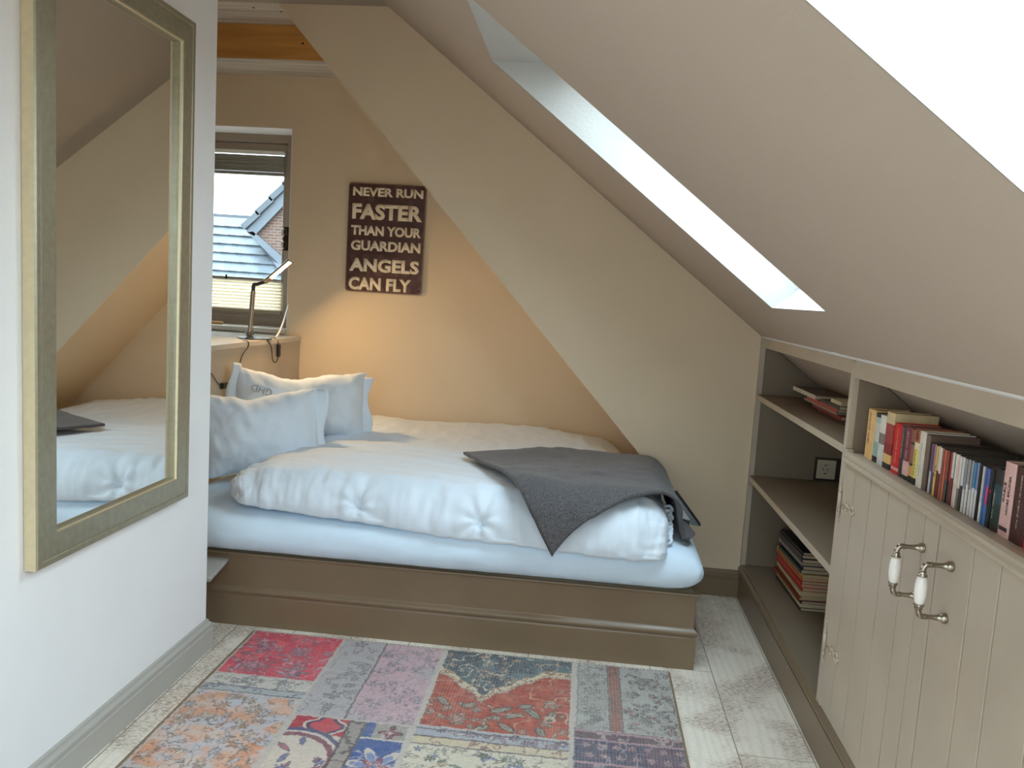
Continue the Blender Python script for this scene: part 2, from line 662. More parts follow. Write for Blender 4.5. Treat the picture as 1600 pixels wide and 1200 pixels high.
for i in range(len(ys_) - 1):
    for j in range(3):
        y0, y1, x0, x1 = ys_[i], ys_[i + 1], xso[j], xso[j + 1]
        hole = j == 1 and any(abs(y0 - w[0]) < 1e-6 for w in wins)
        if not hole:
            ro.prism([(x0, y0, zs(x0) + DV), (x1, y0, zs(x1) + DV), (x1, y1, zs(x1) + DV), (x0, y1, zs(x0) + DV)], (0, 0, 0.03))
struct(ro.build('roof_skin', mat('roof_outer_grey', (0.2, 0.2, 0.21), 0.8)))
for wi, (y0, y1) in enumerate(wins):
    rv = MB()
    a, b_ = (XB_, zs(XB_) + .0012), (XT_, zs(XT_) + .0012)
    c, d = (XTO, zs(XT_)), (XBO, zs(XBO) + DV)
    t = 0.02
    rv.prism([(p[0], y1, p[1]) for p in (a, b_, c, d)], (0, t, 0))          # far cheek
    rv.prism([(p[0], y0, p[1]) for p in (a, b_, c, d)], (0, -t, 0))         # near cheek
    rv.prism([(b_[0], y0 - t, b_[1]), (c[0], y0 - t, c[1]), (c[0], y0 - t, c[1] + t), (b_[0] - t, y0 - t, b_[1] + t)], (0, y1 - y0 + 2 * t, 0))
    rv.prism([(a[0], y0 - t, a[1]), (d[0], y0 - t, d[1]), (d[0] + t, y0 - t, d[1]), (a[0] + t, y0 - t, a[1] - t * SL)], (0, y1 - y0 + 2 * t, 0))
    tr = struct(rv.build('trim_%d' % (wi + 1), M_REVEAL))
    # roof window: frame and pane lying in the outer plane
    wf = MB()
    ax = Vector((XTO - XBO, 0, zs(XTO) - zs(XBO)))
    ln = ax.length
    ax.normalize()
    nrm = Vector((SL, 0, 1)).normalized()
    Mx = Matrix((( ax.x, 0, nrm.x, XBO), (0, 1, 0, y0), (ax.z, 0, nrm.z, zs(XBO) + DV), (0, 0, 0, 1)))
    wd = y1 - y0
    for q in ((0, ln, 0, .05), (0, ln, wd - .05, wd), (0, .05, .05, wd - .05), (ln - .05, ln, .05, wd - .05)):
        wf.box(q[0], q[1], q[2], q[3], 0.0, 0.06, Mx)
    wo = struct(wf.build('window_%d' % (wi + 2), mat('white_window_lacquer', (0.8, 0.8, 0.78), 0.35), bevel=0.004))
    pn = MB()
    pn.box(.045, ln - .045, .045, wd - .045, 0.03, 0.034, Mx)
    pn.build('pane', M_GLASS, wo)
    li = bpy.data.lights.new('daylight_portal', 'AREA')
    li.shape = 'RECTANGLE'
    li.size = ln - .09
    li.size_y = wd - .09
    li.cycles.is_portal = True
    lo = bpy.data.objects.new('daylight_portal', li)
    COL.objects.link(lo)
    ctr = Mx @ Vector((ln / 2, wd / 2, 0.065))
    lo.matrix_world = Matrix(((ax.x, 0, nrm.x, ctr.x), (0, 1, 0, ctr.y), (ax.z, 0, nrm.z, ctr.z), (0, 0, 0, 1)))

# gable wall beside the bed (free sloping edge on its left) and the alcove's own steeper slope
ZE, SE = 0.9749, 1.0917


def xe(z):
    return (ZE - z) / SE


XE0 = 0.505
vw = [(xe(ZC), YV, ZC), (XT, YV, ZC), (XR, YV, zs(XR)), (XR, YV, 0), (XE0, YV, 0), (XE0, YV, ZE - SE * XE0)]
struct(MB().prism(vw, (0, 0.045, 0)).build('wall_back', M_WALL))
al = [(xe(ZC), YV + .045, ZC), (XE0, YV + .045, ZE - SE * XE0), (XE0, YV + .045, 0), (XE0 + .05, YV + .045, 0), (XE0 + .05, YV + .045, ZE - SE * XE0 + .02), (xe(ZC) + .08, YV + .045, ZC)]
struct(MB().prism(al, (0, YW - YV - .045 + .1, 0)).build('ceiling_alcove', M_WALL))

# alcove end wall with the window opening
WX1, WX0, WZ0, WZ1 = -1.722, -2.75, 1.085, 2.232
bw = MB()
T = 0.26
bw.box(XFL, WX0, YW, YW + T, 0, ZC)
bw.box(WX1, XE0 + .05, YW, YW + T, 0, ZC)
bw.box(WX0, WX1, YW, YW + T, 0, WZ0)
bw.box(WX0, WX1, YW, YW + T, WZ1, ZC)
bmesh.ops.remove_doubles(bw.bm, verts=bw.bm.verts[:], dist=1e-5)
struct(bw.build('wall_alcove', M_WALL))
rv = MB()      # white plastered lining of the opening
rv.box(WX0, WX1, YW + .002, YW + T, WZ1 - .004, WZ1)
rv.box(WX1 - .004, WX1, YW + .002, YW + T, WZ0, WZ1 - .004)
rv.box(WX0, WX0 + .004, YW + .002, YW + T, WZ0, WZ1 - .004)
struct(rv.build('trim_4', M_WHITE))

# beam of orange pine across the alcove ceiling, limed underside board
bm_ = struct(box('ceiling_beam', XFL, xe(2.5187) + .01, 4.249, YW, 2.5187, ZC, M_PINE, bevel=0.003))
u = box('underside_board', XFL, xe(2.5187) + .005, 4.253, YW, 2.5127, 2.5187, M_GREYWOOD, bm_)
nl = MB()
nl.lathe([(0.001, 0), (0.006, 0.0), (0.006, 0.002), (0.001, 0.003)], (-1.56, 4.247, 2.60), (0, 1, 0), n=10)
nl.build('nail_head', M_BLACK, bm_)

# window 1 in the alcove
YF = YW + 0.205
wf = MB()
FW = 0.048
wf.box(WX0, WX1 - .004, YF, YF + .07, WZ1 - .004 - FW, WZ1 - .004)
wf.box(WX0, WX1 - .004, YF, YF + .07, WZ0 + .02, WZ0 + .02 + FW)
wf.box(-1.826, WX1 - .004, YF, YF + .07, WZ0 + .02 + FW, WZ1 - .004 - FW)
wf.box(WX0, WX0 + .036, YF, YF + .07, WZ0 + .02 + FW, WZ1 - .004 - FW)
w1 = struct(wf.build('window_1', M_WINF, bevel=0.003))
SX0, SX1, SZ0, SZ1 = WX0 + .038, -1.828, WZ0 + .07, WZ1 - .055
sh = MB()
SW = 0.042
for q in ((SX0, SX1, SZ1 - SW, SZ1), (SX0, SX1, SZ0, SZ0 + SW), (SX0, SX0 + .03, SZ0 + SW, SZ1 - SW), (SX1 - .020, SX1, SZ0 + SW, SZ1 - SW)):
    sh.box(q[0], q[1], YF + .012, YF + .06, q[2], q[3])
sh.build('window_sash', M_WINF, w1, bevel=0.003)
box('pane', SX0 + .02, SX1 - .02, YF + .036, YF + .042, SZ0 + .02, SZ1 - .02, M_GLASS, w1)
sill = MB().box(WX0, WX1 - .005, YW - .02, YF + .01, WZ0 - .005, WZ0 + .022)
sill.build('window_sill', mat('pale_sill_stone', (0.60, 0.54, 0.46), 0.25, var=0.05), w1, bevel=0.004)
# latch on the right of the sash
lt = MB()
lt.box(SX1 - .006, SX1 + .030, YF - .012, YF + .012, 1.56, 1.70)
lt.box(SX1 + .002, SX1 + .022, YF - .030, YF - .012, 1.575, 1.61)
lt.box(SX1 + .002, SX1 + .022, YF - .030, YF - .012, 1.65, 1.685)
lt.build('window_latch', mat('dark_bronze', (0.055, 0.03, 0.02), 0.35, 0.6), w1, bevel=0.004)
lt = MB()
lt.box(SX1 - .016, SX1 + .002, YF - .022, YF + .0, 1.568, 1.614)
lt.box(SX1 - .016, SX1 + .002, YF - .022, YF + .0, 1.642, 1.688)
lt.build('latch_catch', M_WPLAST, w1, bevel=0.004)

# blinds: pulled-up grey one at the top, cream pleated one at the bottom
BX0, BX1 = SX0 + .004, SX1 - .006
bl = thing('window_blind', 'grey fabric blind drawn up at the top of the alcove window', 'blind', (BX1 - .4, YF - .005, 2.12))
keep(bl, box('head_rail', BX0, BX1, YF - .016, YF + .010, 2.112, 2.132, M_WPLAST, None, 0.003))
pk = MB()
for k in range(8):
    z0 = 2.012 + k * 0.0118
    pk.box(BX0, BX1 - .004, YF - .018 + (k % 2) * .003, YF + .008, z0, z0 + .0112)
keep(bl, pk.build('folded_fabric', M_BLIND, None, bevel=0.002))
keep(bl, box('bottom_rail', BX0, BX1, YF - .018, YF + .010, 1.990, 2.009, mat('silver_rail', (0.5, 0.5, 0.5), 0.3, 0.7), None, 0.003))
bl = thing('pleated_blind', 'cream pleated blind covering the lowest strip of the alcove window', 'blind', (BX1 - .4, YF - .005, 1.2))
keep(bl, box('top_rail', BX0, BX1, YF - .018, YF + .010, 1.372, 1.390, mat('silver_rail', (0.5, 0.5, 0.5), 0.3, 0.7), None, 0.003))
P = []
nz = 18
for k in range(nz + 1):
    z = 1.200 + (1.372 - 1.200) * k / nz
    P.append([(x, YF - .006 + (0.009 if k % 2 else -0.006), z) for x in (BX0, BX1 - .003)])
pl = MB()
pl.grid(P)
o = pl.build('pleats', M_PLEAT, None)
o.modifiers.new('solid', 'SOLIDIFY').thickness = 0.001
keep(bl, o)
keep(bl, box('bottom_rail', BX0, BX1, YF - .018, YF + .010, 1.180, 1.200, M_WINF, None, 0.003))
keep(bl, MB().lathe([(.004, 0), (.007, .004), (.007, .02), (.003, .03)], (-2.172, YF - .022, 1.372), n=12).build('pull_knob', M_BLACK, None, smooth=True))
li = bpy.data.lights.new('daylight_portal', 'AREA')
li.shape = 'RECTANGLE'
li.size = SX1 - SX0
li.size_y = SZ1 - SZ0
li.cycles.is_portal = True
lo = bpy.data.objects.new('daylight_portal', li)
COL.objects.link(lo)
lo.location = ((SX0 + SX1) / 2, YW + T + .03, (SZ0 + SZ1) / 2)
lo.rotation_euler = (-PI / 2, 0, 0)


# skirting profile (distance out from the wall, height)
SKIRT = [(0, 0), (.020, 0), (.020, .082), (.016, .085), (.016, .090), (.0185, .094), (.018, .104), (.012, .110), (.009, .114), (.007, .122), (0, .126)]


def skirting(name, pts, m, prof=SKIRT, hs=1.0):
    """profile swept along floor points; the room lies to the right of the walking direction"""
    b = MB()
    pts = [Vector((p[0], p[1], 0)) for p in pts]
    rings = []
    for i, p in enumerate(pts):
        d0 = (p - pts[i - 1]).normalized() if i else (pts[1] - p).normalized()
        d1 = (pts[i + 1] - p).normalized() if i < len(pts) - 1 else d0
        n0 = Vector((d0.y, -d0.x, 0))
        n1 = Vector((d1.y, -d1.x, 0))
        n = (n0 + n1)
        n = n / max(n.dot(n0), 1e-6)
        rings.append([p + n * q[0] + Vector((0, 0, q[1] * hs)) for q in prof])
    V = b.grid(rings, closed_v=True)
    b.face(V[0][::-1])
    b.face(V[-1])
    return b.build(name, m)


struct(skirting('baseboard_left', [(XL, YR), (XL, YC), (XL - .13, YC)], M_TAUPE_LIT, hs=0.93))
struct(skirting('baseboard_back', [(XE0, YV), (XC, YV)], M_TAUPE, hs=1.03))

# ================================================================== OUTSIDE: the neighbour's house
hs_ = thing('neighbour_house', 'blue-grey tiled roof with a brick gable seen through the alcove window', 'house', (-6.0, 17.0, 0))
YH = 15.0


def roof_pt(u, v):
    """u along the eaves, v up the roof"""
    return Vector((-9.5 + u, YH + .2 + v * .60, .55 + v * .72 - u * .008))


M_TILE = mat('blue_grey_roof_tiles', (0.060, 0.076, 0.088), 0.45, var=0.22, scale=3.5, stretch=(1, 1, 1))
M_BRICK = None


def brick_mat():
    m, nt, b = nmat('red_brown_brick')
    tc = nt.nodes.new('ShaderNodeTexCoord')
    mp = nt.nodes.new('ShaderNodeMapping')
    mp.inputs['Rotation'].default_value = (PI / 2, 0, 0)
    nt.links.new(tc.outputs['Object'], mp.inputs[0])
    bt = nt.nodes.new('ShaderNodeTexBrick')
    bt.inputs['Color1'].default_value = (0.115, 0.062, 0.043, 1)
    bt.inputs['Color2'].default_value = (0.085, 0.045, 0.032, 1)
    bt.inputs['Mortar'].default_value = (0.14, 0.12, 0.105, 1)
    bt.inputs['Scale'].default_value = 1.0
    bt.inputs['Mortar Size'].default_value = 0.009
    bt.inputs['Brick Width'].default_value = 0.16
    bt.inputs['Row Height'].default_value = 0.058
    nt.links.new(mp.outputs[0], bt.inputs['Vector'])
    nt.links.new(bt.outputs['Color'], b.inputs['Base Color'])
    b.inputs['Roughness'].default_value = 0.9
    return m


M_BRICK = brick_mat()
RV = 3.0
tl = MB()
CO = 0.255
for r in range(int(RV / CO)):
    v0 = r * CO
    for c in range(20):
        u0 = c * .30 + (r % 2) * .15
        zc_ = roof_pt(u0, v0).z
        xmax = -6.98 + max(0, 2.30 - zc_) * 1.28      # the valley cuts the courses short
        if -9.5 + u0 + .12 > xmax:
            continue
        a, b_, c2, d = roof_pt(u0 + .003, v0), roof_pt(u0 + .297, v0), roof_pt(u0 + .297, v0 + CO + .05), roof_pt(u0 + .003, v0 + CO + .05)
        up_ = Vector((0, -.038, .032))
        lo_ = Vector((0, 0, 0.002))
        tl.prism([a + up_ * 1.0, b_ + up_ * .75, c2 + lo_, d + lo_], (0, .02, -.03))
keep(hs_, tl.build('tiled_roof', M_TILE, None))
und = MB()
und.prism([roof_pt(-1, -1.0), roof_pt(4.9, -1.0), roof_pt(3.6, .9), roof_pt(2.6, 2.5), roof_pt(2.55, RV - .05), roof_pt(-1, RV - .05)], (0, .10, -.10))
keep(hs_, und.build('roof_underlay', mat('dark_roof_felt', (0.022, 0.026, 0.032), 0.8), None))
gy = YH + 1.15
keep(hs_, MB().prism([(-6.83, gy, 2.26), (-4.4, gy, 4.60), (-4.4, gy, .50)], (0, .3, 0)).build('brick_gable', M_BRICK, None))
vg = MB()
for k in range(8):
    p = Vector((-7.02 + k * .27, gy - .16, 2.37 + k * .29))
    d = Vector((.30, 0, .318))
    w_ = Vector((.085, 0, -.08))
    vg.prism([p + Vector((-.02, 0, .02)), p + d, p + d + w_, p + w_ + Vector((-.02, 0, .02))], (0, .4, 0))
keep(hs_, vg.build('verge_tiles', M_TILE, None))
keep(hs_, MB().prism([(-6.95, gy - .10, 2.28), (-4.75, gy - .10, 4.64), (-4.62, gy - .10, 4.50), (-6.78, gy - .10, 2.19)], (0, .06, 0)).build('verge_board', mat('pale_blue_verge_board', (0.085, 0.105, 0.125), 0.5), None))
va = MB()
va.prism([roof_pt(2.42, 2.45) + Vector((0, -.06, .06)), roof_pt(2.66, 2.45) + Vector((0, -.06, .06)), roof_pt(4.3, .75) + Vector((0, -.06, .06)), roof_pt(3.75, .75) + Vector((0, -.06, .06))], (0, .02, -.02))
keep(hs_, va.build('valley_lead', mat('grey_lead_sheet', (0.056, 0.058, 0.075), 0.5, var=.1), None))
keep(hs_, MB().prism([(-6.93, gy - .10, 2.26), (-6.80, gy - .10, 2.28), (-5.2, gy - .10, 1.05), (-5.45, gy - .10, .98)], (0, .05, 0)).build('flashing_strip', mat('pale_blue_verge_board', (0.085, 0.105, 0.125), 0.5), None))
sw = MB()
sw.box(-10, -4.5, YH + 1.5, YH + 1.8, -3, .3)
keep(hs_, sw.build('house_wall', M_BRICK, None))

# ================================================================== MIRROR
MY0, MY1, MZ0, MZ1, MT = 1.8403, 2.6103, 0.6420, 2.1887, 0.035
mir = thing('wall_mirror', 'tall gilt-framed mirror hanging on the white left wall', 'mirror', (XL, (MY0 + MY1) / 2, MZ0))
FWD = 0.082
prof = [(0, 0.0), (0, MT - .004), (.004, MT), (.016, MT), (.019, MT - .0025), (.022, MT - .001), (FWD - .006, MT - .001), (FWD - .003, MT - .003), (FWD - .0005, MT - .010), (FWD, MT - .018), (FWD, 0.0)]
fr = MB()
rings = []
for (cy, cz, sy, sz) in ((MY0, MZ0, 1, 1), (MY1, MZ0, -1, 1), (MY1, MZ1, -1, -1), (MY0, MZ1, 1, -1)):
    rings.append([(XL + .002 + h, cy + sy * w, cz + sz * w) for w, h in prof])
fr.grid(rings, closed_u=True, closed_v=True)
o = fr.build('frame', [M_FRAME, M_FRAMEW], None)
for p in o.data.polygons:
    c = p.center
    e = min(c.y - MY0, MY1 - c.y, c.z - MZ0, MZ1 - c.z)
    if (e < 0.002 and c.x - XL < MT - .003) or FWD - .004 < e < FWD - .0004:
        p.material_index = 1
keep(mir, o)
keep(mir, box('mirror_glass', XL + .010, XL + .014, MY0 + FWD - .006, MY1 - FWD + .006, MZ0 + FWD - .006, MZ1 - FWD + .006, M_MIRROR))

# ================================================================== BED
XB1 = 0.4933
XB0 = -1.700
bed = thing('platform_bed', 'taupe painted platform bed filling the alcove under the slope', 'bed', (-.55, 3.8, 0))
# front and right side: plinth, moulding and upper board, mitred at the corner
bp_ = [(-.02, 0), (0, 0), (0, .122), (-.003, .126), (-.003, .131), (.004, .136), (.006, .146), (.002, .153), (-.007, .158), (-.010, .163), (-.010, .285), (-.008, .290), (.002, .292), (.002, .300), (-.02, .300)]
b = MB()
path = [Vector((XB0, YB0, 0)), Vector((XB1, YB0, 0)), Vector((XB1, YV + .3, 0))]
rings = []
for p, n in ((path[0], Vector((0, -1, 0))), (path[1], Vector((1, -1, 0))), (path[2], Vector((1, 0, 0)))):
    rings.append([p + n * q[0] + Vector((0, 0, q[1])) for q in bp_])
V = b.grid(rings, closed_v=True)
b.face(V[0][::-1])
b.face(V[-1])
keep(bed, b.build('base_panel', M_TAUPE, None, bevel=0.0012, seg=1))
dk = MB()
dk.box(XB0, XB1 - .02, YB0 + .02, YW - .01, .27, .297)
keep(bed, dk.build('slat_deck', mat('pale_bed_board', (0.5, 0.4, 0.28), 0.7), None))
for x in (-1.5, -.55, .40):
    keep(bed, box('bearer', x, x + .04, YB0 + .03, YW - .05, 0, .27, mat('pale_bed_board', (0.5, 0.4, 0.28), 0.7)))
le = MB()
le.prism([(-2.0, 2.86, .247), (-1.345, 2.86, .247), (-1.375, YB0 + .012, .247), (-2.0, YB0 + .012, .247)], (0, 0, .012))
le.prism([(-2.0, 2.85, .259), (-1.335, 2.85, .259), (-1.367, YB0 + .012, .259), (-2.0, YB0 + .012, .259)], (0, 0, .014))
keep(bed, le.build('side_ledge', M_TAUPE_LIT, None, bevel=0.003))


def sgn(a):
    return -1.0 if a < 0 else 1.0


def fb(x, y, z, s, o=3):
    return mnoise.fractal(Vector((x * s, y * s, z * s)), 1.0, 2.0, o)


def soft_slab(nu, nv, shape, name, m, parent):
    """closed soft body: shape(a, b, side) -> point for a, b in [-1,1], side +1 (top) / -1 (bottom); rim shared"""
    def warp(t):
        return math.sin(t * PI / 2) * .55 + .45 * t * (1.5 - .5 * t * t) if True else t
    A = [max(-1, min(1, warp(-1 + 2 * i / nu))) for i in range(nu + 1)]
    A[0], A[-1] = -1, 1
    B = [max(-1, min(1, warp(-1 + 2 * j / nv))) for j in range(nv + 1)]
    B[0], B[-1] = -1, 1
    mb = MB()
    bm = mb.bm
    top = [[bm.verts.new(shape(a, b_, 1)) for b_ in B] for a in A]
    bot = [[top[i][j] if i in (0, nu) or j in (0, nv) else bm.verts.new(shape(A[i], B[j], -1)) for j in range(nv + 1)] for i in range(nu + 1)]
    for i in range(nu):
        for j in range(nv):
            mb.face([top[i][j], top[i + 1][j], top[i + 1][j + 1], top[i][j + 1]])
            mb.face([bot[i][j], bot[i][j + 1], bot[i + 1][j + 1], bot[i + 1][j]])
    o = mb.build(name, m, None, smooth=True)
    if parent:
        keep(parent, o)
    return o


def lerp(a, b, t):
    return a + (b - a) * t


def prof_h(a, n, q):
    return max(0.0, 1 - abs(a) ** n) ** q


# mattress with a fitted sheet
MX0, MX1, MY0_, MY1_, MZb, MZt = -1.700, 0.500, 3.026, 4.555, .300, .478


def mattress(a, b_, s):
    h = prof_h(a, 26, .5) * prof_h(b_, 20, .5)
    x = lerp(MX0, MX1, (a + 1) / 2)
    y = lerp(MY0_, MY1_, (b_ + 1) / 2)
    # the sheet bulges a little along the front and right edges
    zc = .385
    z = zc + s * h * (MZt - MZb) / 2
    if s > 0:
        z += .006 * fb(x, y, 0, 2.2) * h
    if b_ < -.9:
        w = (-b_ - .9) / .1
        y += .010 * w * math.sin(x * 2.3 + .6) + .006 * w * fb(x, 0, z * 2, 5)
        z += s * .004 * w * fb(x, z, 3.3, 9)
    k = max(0, (a - .97) / .03)
    x -= .02 * k * max(0, (abs(b_) - .97) / .03)
    x = max(x, -1.634 - .075 * (YW - y)) if y > 3.29 else x
    z = max(z, MZb + .001)
    return (x, y, z)


mt = soft_slab(150, 90, mattress, 'mattress', M_SHEET, None)
tag(mt, 'mattress in a pale blue fitted sheet lying on the taupe bed platform', 'mattress')


def mattress_top(x, y):
    return .478


# front duvet, folded lengthwise
DX0, DX1 = -1.365, .372
tufts = [(-.845, .55), (-.36, .53)]


def d_front(x):
    return lerp(3.045, 2.988, (x - DX0) / (DX1 - DX0))


def duvet(a, b_, s):
    t = (a + 1) / 2
    xl0, xl1 = lerp(-1.425, -1.27, (b_ + 1) / 2), lerp(.355, .372, (b_ + 1) / 2)
    x = lerp(xl0, xl1, t)
    yf = d_front(x)
    y = lerp(yf, 3.87, (b_ + 1) / 2)
    h = prof_h(a, 20, .5) * prof_h(b_, 7.5, .5)
    top = .655 + .012 * math.sin(t * 5 + .4)
    # the left end is thinner and rolled, the right end plump
    top -= .030 * max(0, 1 - t / .22) ** 2
    if t > .86:
        top -= .010 * ((t - .86) / .14)
    base = .484
    # front sags over the mattress edge
    sag = max(0, (3.12 - y) / .12) * lerp(.012, .082, min(1, max(0, (t - .05) / .5)))
    mid = base + .055
    if s > 0:
        z = mid + h * (top - mid)
    else:
        z = mid - h ** .7 * (mid - base)
    z -= sag * (1 - .45 * max(0, s * h))
    # cloth wrinkles
    n = .012 * fb(x * .8, y * 1.4, 0, 3.0) + .005 * fb(x * 1.3 + y, y * 2.2, 2, 6)
    edge = 1 - min(1, max(0, (y - yf) / .22))
    n += .014 * edge * fb(x * 2.2, 0, z * .7, 6.5, 3)
    le = max(0, 1 - t / .12)
    n += .020 * le * fb(x * .5, y * 2.4, z * 2, 8)
    re = max(0, (t - .9) / .1)
    n += .010 * re * fb(x * .5, y * 2, z * 2.5, 9)
    # fold gathers where the filling is quilted
    for tx, tz in tufts:
        dx, dz = x - tx, (z - tz)
        r = math.hypot(dx, dz * .8)
        if y < yf + .2 and r < .2:
            th = math.atan2(dz, dx)
            n += (-.038 * math.exp(-(r / .022) ** 2) + .013 * math.exp(-r / .06) * math.cos(7 * th + 1)) * edge
    # seam line across the top
    if s > 0 and abs(y - (3.60 + .02 * x)) < .012 and t < .45:
        n -= .004
    # rounded corners in plan
    if a < 0:
        x += .075 * abs(b_) ** 9 * abs(a) ** 6
    if b_ < 0:
        y += .045 * abs(a) ** 26 * abs(b_) ** 3
    k = 1 if s > 0 else -.35
    y -= n * .8 * edge * (1 if s > 0 else .6)
    z += n * k * (.4 + .6 * h)
    x += .4 * n * re - .5 * n * le
    if s < 0 and y > 3.12:
        z = max(z, .484)
    return (x, y, z)


dv = soft_slab(230, 120, duvet, 'duvet', M_LINEN, None)
tag(dv, 'plump white duvet folded along the front of the bed under the grey blanket', 'duvet', 'white duvets on the bed')
cr = MB()      # crumpled buttoned hem on its right end
for k in range(9):
    yy = 3.10 + k * .014 + random.uniform(-.004, .004)
    zz = .475 + k * .012
    cr.tube(spline([(.352, yy, zz), (.376 + random.uniform(-.006, .006), yy - .006, zz + .01), (.372, yy + .012, zz + .022), (.350, yy + .016, zz + .018)], 5), .006, 8)
keep_o = cr.build('crumpled_hem', M_LINEN, None, smooth=True)
keep_o.parent = dv


# back duvet, lying flatter against the end wall
def duvet2(a, b_, s):
    t = (a + 1) / 2
    w = (b_ + 1) / 2
    x = lerp(lerp(-1.42, -1.38, w), lerp(.335, .20, w), t)
    y = lerp(3.83, 4.545, w)
    h = prof_h(a, 12, .5) * prof_h(b_, 7, .5)
    top = .628 + .055 * w ** 1.2 + .010 * math.sin(t * 9 + w * 2) - .030 * max(0, (t - .6) / .4)
    base, mid = .484, .54
    z = mid + h * (top - mid) if s > 0 else mid - h ** .7 * (mid - base)
    n = .013 * fb(x * 1.2 + 5, y * .8, 1.7, 4.2, 4) + .007 * fb(x * 3 + 2, y * 1.5, 4, 7)
    z += n * h * (1 if s > 0 else 0)
    # stay below the alcove slope
    z = min(z, ZE - SE * x - .02)
    z = max(z, .484)
    return (x, y, z)


dv2 = soft_slab(170, 80, duvet2, 'duvet', M_LINEN, None)
tag(dv2, 'rumpled second duvet lying flat along the back wall behind the front one', 'duvet', 'white duvets on the bed')


# pillows
def pillow(name, W_, H_, T_, M, m, bend=0.0, seed=0, flange=0.05, dent=0.0):
    def shp(a, b_, s):
        h = (prof_h(a, 3.2, .62) * prof_h(b_, 2.6, .62))
        # mid-edges pull in, corners stand out
        x = a * W_ / 2 * (1 - .05 * (1 - b_ * b_))
        y = b_ * H_ / 2 * (1 - .09 * (1 - a * a) * 1.0)
        z = s * h * T_ / 2
        z += .016 * fb(x + seed, y, s * .3, 7, 4) * (h + .15)
        z += .012 * fb(x * 3.0 + y * 1.5 + seed, y * .8 - x, .6, 5, 3) * (1 - h * .6)
        z += .010 * fb(x * 4 + seed, y * 1.0, 1.1, 5, 2) * max(0, abs(b_) - .35)
        y += .010 * fb(x * 3, seed, s, 4)
        if dent and b_ > 0:
            y -= dent * b_ * math.exp(-((a + .15) / .45) ** 2)
        z += bend * (a * a - .4)
        return M @ Vector((x, y, z))
    return soft_slab(80, 56, shp, name, m, None)


def frame_m(o, x, y, z):
    x, y, z = Vector(x).normalized(), Vector(y), Vector(z)
    y = (y - x * y.dot(x)).normalized()
    z = x.cross(y)
    return Matrix(((x.x, y.x, z.x, o[0]), (x.y, y.y, z.y, o[1]), (x.z, y.z, z.z, o[2]), (0, 0, 0, 1)))


# front pillow: standing on its long edge, turned towards the room, leaning on the rear one
Mp = frame_m((-1.450, 3.560, .694), (.50, .29, .030), (-.10, .16, 1), (0, -1, 0))
pf = pillow('pillow', .54, .385, .20, Mp, M_LINEN, seed=3, dent=.02)
tag(pf, 'white pillow propped upright in front, its left end behind the partition', 'pillow', 'white pillows at the bed head')


def flap(name, M, x0, y0, y1, wid, wav, ph, parent, pull=.03):
    """open pillowcase hem standing off one end"""
    f = MB()
    P = []
    for i in range(17):
        t = i / 16
        row = []
        for j in range(6):
            q = j / 5
            x = x0 + q * (wid + .012 * math.sin(t * 7 + ph)) - math.copysign(pull, x0) * (1 - abs(2 * t - 1) ** 2) * (1 - q)
            row.append(M @ Vector((x, y0 + (y1 - y0) * t, .006 + q * (wav * math.sin(t * 6.5 + ph) + .010))))
        P.append(row)
    f.grid(P)
    o = f.build(name, M_LINEN, None, smooth=True)
    o.modifiers.new('solid', 'SOLIDIFY').thickness = .003
    o.parent = parent


flap('pillow_flange', Mp, .255, .185, -.17, .045, .026, .6, pf)

# rear pillow leaning in the corner, laundry mark upside down
Mq = frame_m((-1.375, 3.875, .792), (.58, .35, -.030), (-.02, .20, 1), (0, -1, 0))
pr = pillow('pillow', .65, .33, .21, Mq, M_LINEN, seed=9, dent=.035)
tag(pr, 'white pillow leaning at the back with a grey laundry mark', 'pillow', 'white pillows at the bed head')
flap('pillow_flange', Mq, .310, .145, -.135, .035, .012, 2.0, pr, .02)
flap('pillow_flange', Mq, -.295, .180, -.10, -.050, .020, 1.0, pr, .02)
Mt = Mq @ Matrix.Translation((-.155, .055, .0985)) @ Matrix.Rotation(PI - .25, 4, 'Z')
text_mesh('laundry_mark', 'GHD', .10, .032, mat('grey_ink', (.28, .30, .33), .9), None, Mt, .004).parent = pr


# grey blanket: a folded square laid diagonally over the duvet's right end
def drape(u, v, off):
    """cloth coordinates -> point: u along the bed, v arc length back from the duvet front; rolls over both rims"""
    xr, rx = .385, .10            # right rim of the duvet and rounding
    yfr, ry = 2.980, .13
    top = .668
    # x direction
    u0 = xr - rx
    if u <= u0:
        x, dzx = u, 0.0
    else:
        s = (u - u0) / rx
        if s < PI / 2:
            x, dzx = u0 + rx * math.sin(s), rx * (1 - math.cos(s))
        else:
            x, dzx = xr + .02 * (s - PI / 2), rx + (u - u0 - rx * PI / 2)
    v0 = yfr + ry
    if v >= v0:
        y, dzy = v, 0.0
    else:
        s = (v0 - v) / ry
        if s < PI / 2:
            y, dzy = v0 - ry * math.sin(s), ry * (1 - math.cos(s))
        else:
            y, dzy = yfr - .006 - .02 * min(1, (s - PI / 2)), ry + (v0 - v - ry * PI / 2)
    z = top + off - max(dzx, dzy) - .35 * min(dzx, dzy)
    x += off * min(1, dzx / .06)
    y -= off * min(1, dzy / .06)
    back = max(0, (v - 3.74) / .12)
    z -= .05 * min(1, back) ** 2
    return x, y, z


